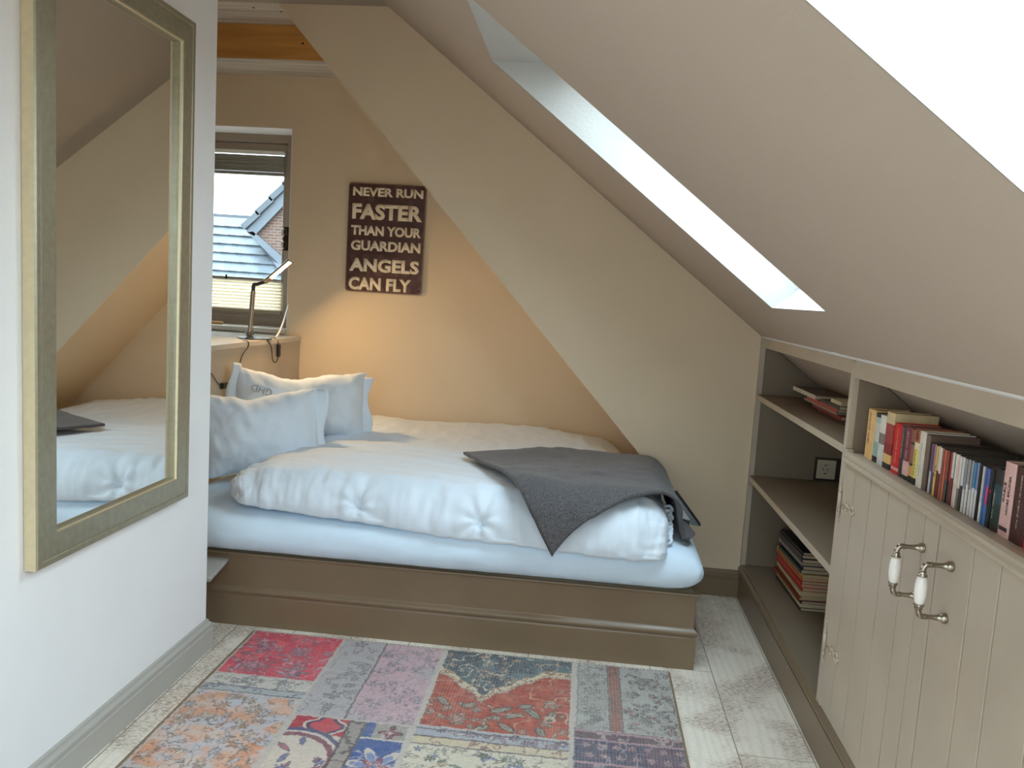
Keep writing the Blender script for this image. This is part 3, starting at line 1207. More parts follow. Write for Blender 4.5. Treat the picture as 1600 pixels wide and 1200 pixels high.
def blanket_layer(name, A_, e1, e2, L1, L2, off, m, parent, thick, seed, n1=64, n2=64):
    e1 = Vector((e1[0], e1[1])).normalized()
    e2 = Vector((e2[0], e2[1])).normalized()
    P = []
    for i in range(n1 + 1):
        row = []
        for j in range(n2 + 1):
            s = i / n1 * L1
            t = j / n2 * L2 * (1 - .135 * math.sin(PI * min(1, s / .80)) ** .8 if s < .80 else 1)
            u = A_[0] + e1.x * s + e2.x * t
            v = A_[1] + e1.y * s + e2.y * t
            x, y, z = drape(u, v, off)
            n = .016 * fb(u * 1.1 + seed, v * .9, .2, 3.4, 2) + .006 * fb(u * 2 + seed, v * 2, .7, 5)
            z += max(n, -.004) + .014 * math.exp(-((t - .02) / .09) ** 2) * math.sin(min(1, s / .7) * PI)
            if v > 3.10 and u > .3:
                z = max(z, .486 + off * .5)
            row.append((x, y, z))
        P.append(row)
    mb = MB()
    mb.grid(P)
    o = mb.build(name, m, None, smooth=True)
    md = o.modifiers.new('solid', 'SOLIDIFY')
    md.thickness = thick
    md.offset = 1
    if parent is not None:
        o.parent = parent
    return o


BA = (-.505, 3.50)
e1, e2 = (.66, .30), (.40, -.66)      # along the back edge, along the left edge towards the hanging corner
bk = blanket_layer('blanket', BA, e1, e2, .98, .835, .014, M_BLANKET, None, .012, 0)
tag(bk, 'charcoal grey wool blanket folded over the right end of the front duvet', 'blanket')
bl2 = blanket_layer('inner_fold', (BA[0] + .26, BA[1] + .10), e1, e2, .74, .46, .004, M_LINING, bk, .005, 0, 50, 50)
# its loose end spreading on the mattress, with a dark lining flap
fl = MB()
P = []
for i in range(17):
    t = i / 16
    row = []
    for j in range(9):
        q = j / 8
        row.append((.398 + .085 * q * (.75 + .25 * t), 3.235 + .17 * t + .03 * q, .490 + .10 * (1 - q) ** 2.2 * (.25 + .75 * t) + .003 * math.sin(5 * t)))
    P.append(row)
fl.grid(P)
o = fl.build('lower_fold', M_BLANKET, None, smooth=True)
o.modifiers.new('solid', 'SOLIDIFY').thickness = .009
o.parent = bk
fl = MB()
fl.prism([(.405, 3.40, .612), (.418, 3.405, .612), (.515, 3.335, .500), (.512, 3.325, .494), (.475, 3.325, .497)], (0, .010, .003))
o = fl.build('lining_flap', M_BLACK, None)
o.parent = bk
fl = MB()
fl.prism([(.400, 3.385, .600), (.470, 3.332, .515), (.440, 3.330, .520), (.398, 3.36, .545)], (0, .004, .002))
o = fl.build('care_label', mat('grey_satin_label', (.30, .29, .29), .5), None)
o.parent = bk

# ================================================================== HEADBOARD CABINET, LAMP, CORDS
hb = thing('headboard_cabinet', 'taupe half-height cabinet standing at the head of the bed below the window', 'cabinet', (-1.85, 3.8, 0))
HX = -1.640


def hxf(y):
    """bed-side face of the cabinet, splayed a little away from the bed towards the room"""
    return HX - .075 * (YW - y)


def slab(y0, y1, z0, z1, xo=0.0, xi=None, dx=None):
    """box whose right side follows the splayed face; left side at xi or dx to the left of it"""
    l0 = xi if xi is not None else hxf(y0) - dx
    l1 = xi if xi is not None else hxf(y1) - dx
    return [(l0, y0, z0), (hxf(y0) + xo, y0, z0), (hxf(y1) + xo, y1, z0), (l1, y1, z0)], (0, 0, z1 - z0)


keep(hb, MB().prism(*slab(3.30, YW - .001, 0, 1.048, 0, None, .02)).build('side_panel', M_CAB, None, .002))
keep(hb, box('front_panel', -2.60, hxf(3.30) - .02, 3.30, 3.32, 0, 1.048, M_CAB, None, .002))
keep(hb, box('rear_panel', -2.60, hxf(YW) - .03, YW - .025, YW - .005, 0, 1.048, M_CAB, None, .002))
tp = MB()
tp.prism(*slab(3.285, 3.62, 1.048, 1.072, .008, -2.60))
tp.prism(*slab(4.05, YW - .001, 1.048, 1.072, .008, -2.60))
tp.prism(*slab(3.62, 4.05, 1.048, 1.072, .008, -1.93))
tp.box(-2.60, -2.4, 3.62, 4.05, 1.048, 1.072)
bmesh.ops.remove_doubles(tp.bm, verts=tp.bm.verts[:], dist=1e-5)
keep(hb, tp.build('top', M_TOP, None))
keep(hb, box('recessed_tray', -2.40, -1.93, 3.62, 4.05, 1.030, 1.048, M_DARKW, None))

LX, LY, LZ = -1.772, 4.170, 1.072
lp = thing('desk_lamp', 'slim nickel gooseneck lamp with a lit bar head on the headboard cabinet', 'lamp', (LX, LY, LZ))
keep(lp, MB().lathe([(.001, 0), (.085, 0), (.087, .003), (.085, .006), (.012, .008), (.001, .008)], (LX + .03, LY, LZ), n=32).build('base', M_BLACK, None, smooth=False))
keep(lp, MB().tube([(LX, LY, LZ + .006), (LX + .007, LY, LZ + .13), (LX + .014, LY, LZ + .252)], .0125, 16).build('stem', M_STEEL, None, smooth=False, bevel=.002))
q0 = Vector((LX + .014, LY, LZ + .252))
hd0, hd1 = Vector((-1.688, LY - .01, 1.3746)), Vector((-1.556, LY - .02, 1.489))
keep(lp, MB().tube(spline([q0, q0 + Vector((.004, 0, .03)), (LX + .036, LY, LZ + .286), hd0], 8), .0095, 14).build('gooseneck', mat('dark_rubber', (.05, .045, .04), .5), None, smooth=True))
hd = (hd1 - hd0).normalized()
tow = Vector((.50, -.34, -.72))
tow = (tow - hd * tow.dot(hd)).normalized()
sd = hd.cross(tow)
hm = Matrix(((hd.x, sd.x, tow.x, hd0.x), (hd.y, sd.y, tow.y, hd0.y), (hd.z, sd.z, tow.z, hd0.z), (0, 0, 0, 1)))
hl = (hd1 - hd0).length
keep(lp, MB().box(-.005, hl, -.016, .016, -.006, .006, hm).build('lamp_head', M_STEEL, None, bevel=.003))
keep(lp, MB().box(.035, hl - .004, -.011, .011, .0055, .0085, hm).build('led_strip', M_EMIT, None, bevel=.001))
la = bpy.data.lights.new('lamp_light', 'AREA')
la.shape = 'RECTANGLE'
la.size, la.size_y = .11, .02
la.energy = 5.2
la.color = (1.0, .64, .28)
lo = bpy.data.objects.new('lamp_light', la)
COL.objects.link(lo)
pos = hm @ Vector((hl * .55, 0, .012))
nz_ = -tow
lo.matrix_world = Matrix(((hd.x, -sd.x, nz_.x, pos.x), (hd.y, -sd.y, nz_.y, pos.y), (hd.z, -sd.z, nz_.z, pos.z), (0, 0, 0, 1)))
keep(lp, lo)
cd = MB()
for k in range(3):      # cord wound round the stem foot
    cd.tube([(LX + (.0165 + .004 * k) * math.cos(a * .5 + k) + .003, LY + (.0165 + .004 * k) * math.sin(a * .5 + k), LZ + .018 + .009 * k + .010 * math.sin(a * .5 + 1.3 * k)) for a in range(14)], .0022, 6)
cd.tube(spline([(LX + .02, LY - .02, LZ + .012), (-1.72, 4.14, LZ + .005), (-1.668, 4.135, LZ + .002), (-1.659, 4.185, 1.035), (-1.657, 4.208, .964), (-1.654, 4.245, .947), (-1.652, 4.28, .978)], 8), .0028, 6)
cd.tube(spline([(LX + .02, LY - .015, LZ + .008), (-1.72, 4.20, LZ + .003), (-1.664, 4.25, LZ + .003), (-1.652, 4.275, 1.045)], 8), .0022, 6)
cd.tube(spline([(LX + .01, LY - .02, LZ + .012), (-1.74, 4.02, LZ + .004), (-1.682, 3.94, LZ + .003), (-1.677, 3.935, 1.05), (-1.682, 3.875, 1.006), (-1.684, 3.85, .955), (-1.686, 3.82, .90)], 8), .0026, 6)
keep(lp, cd.build('power_cord', M_BLACK, None, smooth=True))
keep(lp, box('cord_switch', -1.661, -1.645, 4.266, 4.294, .975, 1.042, M_BLACK, None, .004))
# plugged cord end dangling lower on the cabinet side
pg = MB()
pg.tube(spline([(-1.716, 3.47, .99), (-1.706, 3.585, .95), (-1.700, 3.65, .896), (-1.698, 3.69, .878)], 8), .0024, 6)
pg.box(-1.706, -1.686, 3.688, 3.735, .862, .890)
o = pg.build('adapter_cord', M_BLACK, None, bevel=.002)
tag(o, 'short black cord with plug running down the headboard cabinet side', 'cord')
o = MB().tube(spline([(-1.690, 4.33, 1.075), (-1.682, 4.37, 1.115), (-1.705, 4.51, 1.20), (-1.7335, YW + .10, 1.33)], 10), .005, 8).build('blind_cord', M_WPLAST, None, smooth=True)
tag(o, 'white cord running from the cabinet top up the window jamb', 'cord')
tr_ = MB()
tr_.lathe([(.001, 0), (.035, 0), (.042, .010), (.040, .016), (.001, .012)], (-2.175, YW + .07, WZ0 + .022), n=20)
o = tr_.build('wooden_dish', mat('honey_wood', (.45, .25, .08), .45, var=.15), None, smooth=True)
tag(o, 'small honey-coloured wooden dish on the window sill beside the partition', 'dish')

# ================================================================== TIN SIGN
sg = thing('wall_sign', 'brown tin wall sign with cream lettering on the alcove wall', 'sign', (-1.16, YW, 1.65))
SXa, SXb, SZa, SZb = -1.384, -.942, 1.347, 1.952
M_SIGN = mat('brown_tin_print', (.075, .028, .024), .45, var=.28, scale=26, bump=.05, bscale=30)
def sign_dots(m):
    nt = m.node_tree
    b = nt.nodes['Principled BSDF']
    src = b.inputs['Base Color'].links[0].from_socket
    tc = nt.nodes.new('ShaderNodeTexCoord')
    v = nt.nodes.new('ShaderNodeTexVoronoi')
    v.inputs['Scale'].default_value = 12.5
    v.inputs['Randomness'].default_value = .35
    nt.links.new(tc.outputs['Object'], v.inputs['Vector'])
    lt_ = nt.nodes.new('ShaderNodeMath')
    lt_.operation = 'LESS_THAN'
    lt_.inputs[1].default_value = .30
    nt.links.new(v.outputs['Distance'], lt_.inputs[0])
    mx = nt.nodes.new('ShaderNodeMix')
    mx.data_type = 'RGBA'
    nt.links.new(lt_.outputs[0], mx.inputs[0])
    nt.links.new(src, mx.inputs[6])
    mx.inputs[7].default_value = (.115, .052, .046, 1)
    nt.links.new(mx.outputs[2], b.inputs['Base Color'])


sign_dots(M_SIGN)
M_SIGNE = mat('worn_sign_edge', (.30, .20, .13), .5, var=.3, scale=40)
M_CREAM = mat('cream_lettering', (.88, .76, .58), .55, var=.08, scale=30)
pn = MB()
r = .018
out = []
for cx, cz, a0 in ((SXb - r, SZb - r, 0), (SXa + r, SZb - r, 90), (SXa + r, SZa + r, 180), (SXb - r, SZa + r, 270)):
    for k in range(7):
        a = math.radians(a0 + 15 * k)
        out.append((cx + r * math.cos(a), YW - .014, cz + r * math.sin(a)))
pn.prism(out, (0, .008, 0))
o = pn.build('panel', [M_SIGN], None, bevel=.003)
keep(sg, o)
rim = MB()
cxm, czm = (SXa + SXb) / 2, (SZa + SZb) / 2
o_in = [(cxm + (p[0] - cxm) * .980, p[1] - .001, czm + (p[2] - czm) * .985) for p in out]
o_ou = [(cxm + (p[0] - cxm) * .997, p[1] - .001, czm + (p[2] - czm) * .998) for p in out]
rim.grid([o_ou, o_in], closed_v=True)
o = rim.build('rim', M_SIGNE, None)
o.modifiers.new('solid', 'SOLIDIFY').thickness = .0015
keep(sg, o)
sx = (SXb - SXa) / 655.0      # sign crop scale: 140..795 wide, 145..1070 tall
sz_ = (SZb - SZa) / 912.0
lines = [('NEVER RUN', 176, 768, 176, 252), ('FASTER', 176, 768, 308, 445), ('THAN YOUR', 172, 765, 492, 578), ('GUARDIAN', 175, 765, 615, 705), ('ANGELS', 168, 760, 765, 882), ('CAN FLY', 168, 700, 925, 1038)]
for txt, xa, xb, za, zb in lines:
    w = (xb - xa) * sx
    hh = (zb - za) * sz_ * .97
    x0 = SXa + (xa - 138) * sx
    z0 = SZb - (zb - 145) * sz_ - .002
    Mt = Matrix(((1, 0, 0, x0), (0, 0, -1, YW - .0150), (0, 1, 0, z0), (0, 0, 0, 1)))
    text_mesh('lettering', txt, w, hh, M_CREAM, sg, Mt, .0010, bold=.045)
for x_, z_ in ((SXa + .02, SZa + .022), (SXb - .022, SZa + .022), (SXb - .022, SZb - .022), (SXa + .02, SZb - .022)):
    keep(sg, MB().lathe([(.001, 0), (.006, 0), (.005, .003), (.001, .004)], (x_, YW - .0150, z_), (0, -1, 0), 10).build('fixing_screw', M_BLACK, None))

# ================================================================== BUILT-IN SHELVES AND CUPBOARD
DEP = 0.40              # depth of the carcass below the slope
YD = 2.568              # divider between the open shelves and the cupboard
CPL = [(-.03, 0), (.006, 0), (.006, .122), (.002, .126), (.002, .130), (.009, .135), (.011, .144), (.006, .152), (0, .158), (0, .165), (-.03, .165)]


def cab_plinth(y0, y1):
    b = MB()
    rings = [[(XC - q[0], y, q[1]) for q in CPL] for y in (y0, y1)]
    V = b.grid(rings, closed_v=True)
    b.face(V[0][::-1])
    b.face(V[-1])
    return b


def under_slope(y, x0, x1, z0, th, gap=.004):
    """panel outline in the XZ plane cut by the roof slope"""
    pts = [(x0, y, z0), (x1, y, z0)]
    pts += [(x1, y, min(zs(x1) - gap, ZT))]
    pts += [(x0, y, zs(x0) - gap)]
    return pts


su = thing('shelf_unit', 'open built-in taupe shelf unit under the slope, next to the gable wall', 'shelf', (1.0, 3.2, 0))
keep(su, cab_plinth(YD, YV - .004).build('plinth', M_TAUPE, None))
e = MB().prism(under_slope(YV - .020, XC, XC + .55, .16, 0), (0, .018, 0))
keep(su, e.build('end_panel', M_CAB_SHADED, None))
e = MB().box(XC - .003, XC + .018, YV - .026, YV - .0004, .166, ZT - .003)
keep(su, e.build('end_stile', M_CAB, None))
keep(su, box('top_rail', XC, XC + .02, YD + .012, YV - .026, 1.214, ZT - .004, M_CAB, None, .0015))
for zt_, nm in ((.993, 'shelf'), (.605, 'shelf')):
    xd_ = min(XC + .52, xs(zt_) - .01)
    keep(su, box(nm, XC - .001, xd_, YD + .012, YV - .021, zt_ - .024, zt_, M_CAB_SHADED, None, .0015))
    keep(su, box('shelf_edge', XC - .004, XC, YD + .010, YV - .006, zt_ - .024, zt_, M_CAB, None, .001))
keep(su, box('bottom_shelf', XC + .001, XC + .52, YD + .012, YV - .021, .147, .1665, M_CAB_SHADED, None))
keep(su, box('back_panel', XC + .52, XC + .535, YD + .012, YV - .021, .147, zs(XC + .535) - .01, M_CAB_SHADED, None))

cu = thing('cupboard', 'built-in taupe cupboard with boarded doors and a book shelf above', 'cupboard', (1.0, 1.5, 0))
CY0 = .42
keep(cu, cab_plinth(CY0, YD).build('plinth', M_TAUPE, None))
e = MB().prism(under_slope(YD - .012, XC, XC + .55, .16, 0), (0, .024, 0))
keep(cu, e.build('divider_panel', M_CAB_SHADED, None))
keep(cu, box('divider_stile', XC - .003, XC + .018, YD - .030, YD + .014, .165, .985, M_CAB, None, .002))
keep(cu, box('divider_edge', XC - .003, XC + .018, YD - .013, YD + .013, .985, ZT - .006, M_CAB, None, .002))
keep(cu, box('top_rail', XC, XC + .02, CY0, YD - .013, 1.205, ZT - .004, M_CAB, None, .0015))
keep(cu, box('bottom_rail', XC, XC + .02, CY0, YD - .030, .165, .198, M_CAB, None, .0015))
keep(cu, box('book_shelf', XC + .006, xs(.975) - .01, CY0, YD - .012, .952, .974, M_CAB, None))
ns = MB()
nsp = [(.012, .946), (-.010, .946), (-.013, .950), (-.013, .956), (-.009, .962), (-.012, .966), (-.012, .974), (-.004, .980), (.012, .980)]
V = ns.grid([[(XC + q[0], y, q[1]) for q in nsp] for y in (CY0, YD - .030)], closed_v=True)
ns.face(V[0][::-1])
ns.face(V[-1])
keep(cu, ns.build('shelf_nosing', M_CAB, None))
keep(cu, box('end_panel', XC, XC + .4, CY0 - .02, CY0, .165, .95, M_CAB_SHADED, None))
keep(cu, box('back_panel', XC + .42, XC + .435, CY0, YD - .012, .165, .93, M_CAB_SHADED, None))
keep(cu, box('fixed_panel', XC + .002, XC + .02, CY0, 1.145, .198, .946, M_CAB, None, .002))
caulk = MB()
P = []
for i in range(70):
    y = CY0 + (YV - .03 - CY0) * i / 69
    w = .004 + .003 * fb(0, y, 0, 6)
    P.append([(XC - .002, y, ZT - .004), (XC - .004 - w * .4, y, ZT + .001 + w), (XC - .012 - w, y, zs(XC - .012 - w) + .001), (XC + .004, y, ZT + .001)])
V = caulk.grid(P, closed_v=True)
struct(caulk.build('trim_5', M_WHITE, None, smooth=True))


def door(y_hi, y_lo, boards, hinge_at):
    """boarded door; boards = groove positions from far to near"""
    d = MB()
    ed = [y_hi] + boards + [y_lo]
    for a, b_ in zip(ed[:-1], ed[1:]):
        d.box(XC - .004, XC + .018, b_ + (.0026 if b_ != y_lo else .001), a - (.0026 if a != y_hi else .001), .201, .944)
    d.box(XC + .008, XC + .018, y_lo + .001, y_hi - .001, .203, .942)
    return d.build('door', M_CAB, None, bevel=.0012)


d1 = keep(cu, door(2.535, 1.858, [2.437, 2.305, 2.170, 2.036, 1.936], 1))
d2 = keep(cu, door(1.852, 1.148, [1.690, 1.580, 1.430, 1.290], 0))


def sub(parent, o):
    """sub-part modelled in world space"""
    o.parent = parent
    o.matrix_parent_inverse = parent.matrix_world.inverted() if False else Matrix.Translation(cu.location).inverted() @ Matrix.Translation((0, 0, 0)) if False else Matrix.Identity(4)
    return o


def handle(y, zc, dr):
    """bow handle: two turned nickel posts and a white porcelain grip"""
    hh = .0575
    so = .058
    xo = XC - .004 - so
    xf = XC - .004
    out = []
    for s in (1, -1):
        m_ = MB()
        z = zc + s * hh
        m_.lathe([(.001, 0), (.0115, 0), (.0118, .003), (.0105, .005), (.0112, .008), (.008, .011), (.0058, .022), (.005, .034), (.0058, .044), (.0062, .047)], (xf, y, z), (-1, 0, 0), 18)
        arc = [(xf - .040, y, z), (xf - .050, y, z), (xo + .003, y, z - s * .003), (xo, y, z - s * .010), (xo - .001, y, z - s * .018)]
        m_.tube(spline(arc, 5), .0062, 14)
        m_.lathe([(.001, 0), (.006, .0), (.0085, .003), (.0075, .006), (.0105, .009), (.011, .012), (.0065, .014), (.001, .014)], (xo - .001, y, z - s * .014), (0, 0, -s), 18)
        out.append(m_.build('handle_post', M_NICK, None, smooth=True))
    g = MB()
    L_ = hh - .026
    g.lathe([(.001, -L_), (.0075, -L_), (.0105, -L_ + .006), (.0128, -L_ * .3), (.0130, 0), (.0126, L_ * .4), (.0105, L_ - .006), (.0075, L_), (.001, L_)], (xo - .001, y, zc), (0, 0, 1), 24)
    return out + [g.build('handle_grip', M_PORC, None, smooth=True)]


bpy.context.view_layer.update()
for d_, y_, z_ in ((d1, 1.925, .812), (d2, 1.775, .818)):
    for part in handle(y_, z_, 0):
        part.parent = d_


def hinge(y, z):
    """ornate strap hinge buried under paint"""
    m_ = MB()
    m_.tube([(XC - .008, y, z - .030), (XC - .008, y, z + .030)], .0055, 10)
    for s in (1, -1):
        m_.lathe([(.001, 0), (.006, .002), (.003, .010), (.001, .014)], (XC - .008, y, z + s * .030), (0, 0, s), 10)
        m_.lathe([(.001, 0), (.005, 0), (.0035, .003), (.001, .004)], (XC - .003, y + .012, z + s * .055), (-1, 0, 0), 10)
        m_.tube(spline([(XC - .004, y + .004, z + s * .03), (XC - .005, y + .012, z + s * .048), (XC - .005, y + .008, z + s * .068)], 5), .003, 6)
    # strap scrolling across the first board
    m_.box(XC - .0055, XC - .002, y - .10, y - .006, z - .007, z + .007)
    for k in range(6):
        yy = y - .03 - .016 * k
        m_.lathe([(.001, 0), (.0045, 0), (.003, .003), (.001, .0035)], (XC - .005, yy, z + (.010 if k % 2 else -.010)), (-1, 0, 0), 10)
    for s in (1, -1):
        m_.tube(spline([(XC - .005, y - .095, z), (XC - .006, y - .108, z + s * .012), (XC - .006, y - .122, z + s * .010), (XC - .006, y - .118, z + s * .002)], 5), .0035, 6)
    m_.lathe([(.001, 0), (.006, 0), (.004, .004), (.001, .005)], (XC - .004, y - .128, z), (-1, 0, 0), 10)
    return m_.build('hinge', M_CAB, None, smooth=True)


for z_ in (.822, .372):
    hinge(2.540, z_).parent = d1

# socket in the end panel of the open shelves
so = thing('wall_socket', 'cream double wall socket in the far end of the open shelf unit', 'socket', (1.16, YV - .022, .66))
keep(so, box('surround', 1.104, 1.26, YV - .0225, YV - .0202, .603, .716, mat('dark_cut_out', (.05, .035, .025), .8), None))
keep(so, box('plate', 1.114, 1.200, YV - .030, YV - .0225, .616, .706, M_CREAMP, None, .003))
fc = MB()
fc.lathe([(.029, 0), (.029, .003), (.023, .003), (.022, .0006), (.001, .0006)], (1.152, YV - .030, .662), (0, -1, 0), 28)
keep(so, fc.build('outlet', M_CREAMP, None))
fc = MB()
for dx in (-.0095, .0095):
    fc.lathe([(.001, 0), (.003, 0), (.003, .001), (.001, .001)], (1.152 + dx, YV - .0306, .662), (0, -1, 0), 10)
for dz in (-.020, .020):
    fc.box(1.147, 1.157, YV - .0335, YV - .0300, .662 + dz - .002, .662 + dz + .002)
keep(so, fc.build('contacts', M_BLACK, None))
pl_ = MB()
pl_.lathe([(.001, 0), (.019, 0), (.021, .02), (.018, .045), (.006, .06), (.001, .06)], (1.245, YV - .0225, .655), (0, -1, 0), 16)
pl_.tube(spline([(1.245, YV - .08, .655), (1.245, YV - .12, .64), (1.235, YV - .14, .62), (1.23, YV - .18, .612)], 6), .004, 8)
tag(pl_.build('power_plug', M_WPLAST, None, smooth=True), 'white plug with a cord beside the socket on the middle shelf', 'plug')

# ================================================================== BOOKS
SPX = 0.850


def colmat(c, rough=.5):
    return mat('cover_%02x%02x%02x' % tuple(int(255 * min(1, v)) for v in c), c, rough, var=.12, scale=30)


def lin(r, g, b):
    def f(v):
        v /= 255
        return v / 12.92 if v <= .04045 else ((v + .055) / 1.055) ** 2.4
    return (f(r), f(g), f(b))


def book(y_far, y_near, h, bands, label, group, depth=.118, lean=0.0, x0=SPX, zb=.974, title=None):
    """upright book seen on its spine: banded cover with hinges and a block of pages; bands = [(height share, colour)]"""
    yc = (y_far + y_near) / 2
    w = y_far - y_near - .0012
    t = thing('book', label, 'book', (x0, yc, zb), group)
    dd = min(depth, xs(zb + h) - x0 - .006)
    mats = []
    cv = MB()
    z = 0.0
    bt = .0018
    for sh_, c in bands:
        mm = colmat(lin(*c))
        if mm not in mats:
            mats.append(mm)
        cv.mi = mats.index(mm)
        z1 = z + sh_ * h
        n = 5      # slightly rounded spine
        prof_ = [(dd, -w / 2), (0.003, -w / 2)] + [(-.0022 * math.cos(a) + .002, w / 2 * math.sin(a)) for a in (-1.2, -.7, 0, .7, 1.2)] + [(0.003, w / 2), (dd, w / 2), (dd, w / 2 - bt), (.006, w / 2 - bt), (.006, -w / 2 + bt), (dd, -w / 2 + bt)]
        cv.prism([(p[0], p[1], z) for p in prof_], (0, 0, z1 - z))
        z = z1
    cv.mi = 0
    bmesh.ops.remove_doubles(cv.bm, verts=cv.bm.verts[:], dist=1e-6)
    cv.build('cover', mats, t)
    MB().box(.006, dd - .004, -w / 2 + bt, w / 2 - bt, .002, h - .003).build('pages', M_PAGES, t)
    if lean:
        t.rotation_euler = (lean, 0, 0)
    return t


def spine_title(t, txt, z0, ln, wid, yo, col):
    """title running up a spine"""
    Mt = Matrix(((0, 0, -1, -.0004), (0, -1, 0, yo + wid / 2), (1, 0, 0, z0), (0, 0, 0, 1)))
    # reading upward: x -> +z, letter height -> +y ; seen from -x
    Mt = Matrix(((0, 0, -1, -.0002), (0, 1, 0, yo - wid / 2), (1, 0, 0, z0), (0, 0, 0, 1)))
    o = text_mesh('spine_title', txt, ln, wid, col, None, Mt, .0004, bold=.01)
    o.parent = t
    return o


def spine_strokes(t, z0, ln, wid, yo, col, seed, gaps=(.35,)):
    """a line of small print too blurred to read: short uneven strokes running up the spine"""
    r_ = random.Random(seed)
    m_ = MB()
    z = z0
    while z < z0 + ln:
        q = (z - z0) / ln
        if any(abs(q - g) < .03 for g in gaps):
            z += .003
            continue
        w1, w2 = r_.uniform(.25, .5) * wid, r_.uniform(.2, .5) * wid
        tk = r_.uniform(.0007, .0013)
        m_.prism([(-.0004, yo - w1, z), (-.0004, yo + w2, z + r_.uniform(-.0006, .0006)), (-.0004, yo + w2, z + tk), (-.0004, yo - w1, z + tk)], (.0004, 0, 0))
        if r_.random() < .6:
            yy = yo + r_.uniform(-.35, .3) * wid
            m_.box(-.0004, 0, yy, yy + .0009, z, z + r_.uniform(.0015, .003))
        z += r_.uniform(.0018, .0036)
    o = m_.build('spine_print', col, None)
    o.parent = t
    return o


GB = 'books standing on the cupboard shelf'
T_DK = mat('dark_print', (.03, .025, .02), .6)
T_LT = mat('pale_print', (.62, .55, .48), .6)
T_YB = mat('black_ink', (.02, .02, .015), .6)
bk_ = []
b1 = book(2.516, 2.450, .146, [(1, (232, 190, 130))], 'thick peach paperback at the far end beside the divider', GB)
spine_strokes(b1, .045, .092, .016, .008, T_DK, 1)
b2 = book(2.449, 2.412, .142, [(.12, (30, 30, 35)), (.30, (150, 180, 175)), (.38, (205, 205, 190)), (.12, (170, 190, 185)), (.08, (50, 50, 60))], 'teal and white paperback with dark ends, second from the divider', GB)
b3 = book(2.411, 2.366, .142, [(.10, (200, 205, 205)), (.32, (215, 215, 208)), (.22, (130, 120, 115)), (.36, (225, 222, 212))], 'white illustrated paperback between the teal and the blue-red one', GB)
b4 = book(2.365, 2.309, .158, [(.10, (35, 35, 40)), (.16, (230, 190, 120)), (.20, (140, 40, 45)), (.34, (165, 60, 60)), (.20, (215, 195, 150))], 'tallest red paperback with a cream top and bottom label', GB)
b5 = book(2.300, 2.246, .136, [(.07, (200, 30, 35)), (.06, (225, 160, 160)), (.87, (205, 28, 32))], 'glossy bright red paperback with a rounded spine', GB)
spine_strokes(b5, .030, .092, .010, -.002, mat('red_print', (.75, .35, .30), .5), 2)
b6 = book(2.244, 2.222, .136, [(.45, (40, 42, 46)), (.55, (52, 54, 62))], 'slim charcoal paperback right of the bright red one', GB)
spine_strokes(b6, .05, .08, .006, 0, T_LT, 3)
b7 = book(2.221, 2.180, .139, [(.08, (36, 34, 36)), (.27, (222, 178, 172)), (.65, (125, 45, 62))], 'burgundy paperback with a pink lower spine', GB)
spine_strokes(b7, .055, .072, .010, 0, T_LT, 4)
b8 = book(2.179, 2.157, .137, [(.12, (30, 28, 28)), (.20, (205, 155, 80)), (.04, (30, 25, 25)), (.36, (150, 100, 80)), (.04, (30, 25, 25)), (.24, (150, 95, 70))], 'narrow brown and ochre paperback with black bands', GB)
b9 = book(2.156, 2.127, .142, [(.12, (25, 25, 25)), (.52, (232, 212, 120)), (.12, (235, 225, 190)), (.24, (190, 120, 80))], 'yellow paperback with a flowery brown top', GB)
spine_strokes(b9, .022, .068, .010, 0, T_YB, 5)
fw_ = MB()
for k in range(14):
    fw_.lathe([(.001, 0), (random.uniform(.003, .005), 0), (.001, .0005)], (-.0005, random.uniform(-.009, .009), .112 + random.uniform(0, .026)), (-1, 0, 0), 6)
o = fw_.build('cover_print', mat('maroon_print', (.22, .03, .03), .5), None)
o.parent = b9
b10 = book(2.126, 2.090, .142, [(1, (222, 218, 205))], 'white paperback with small grey type, just before the thin cases', GB)
spine_strokes(b10, .03, .085, .007, 0, mat('grey_print', (.35, .33, .3), .6), 6)
b11 = book(2.089, 2.066, .139, [(1, (120, 98, 82))], 'grey-brown paperback, last before the black-edged thin cases', GB)

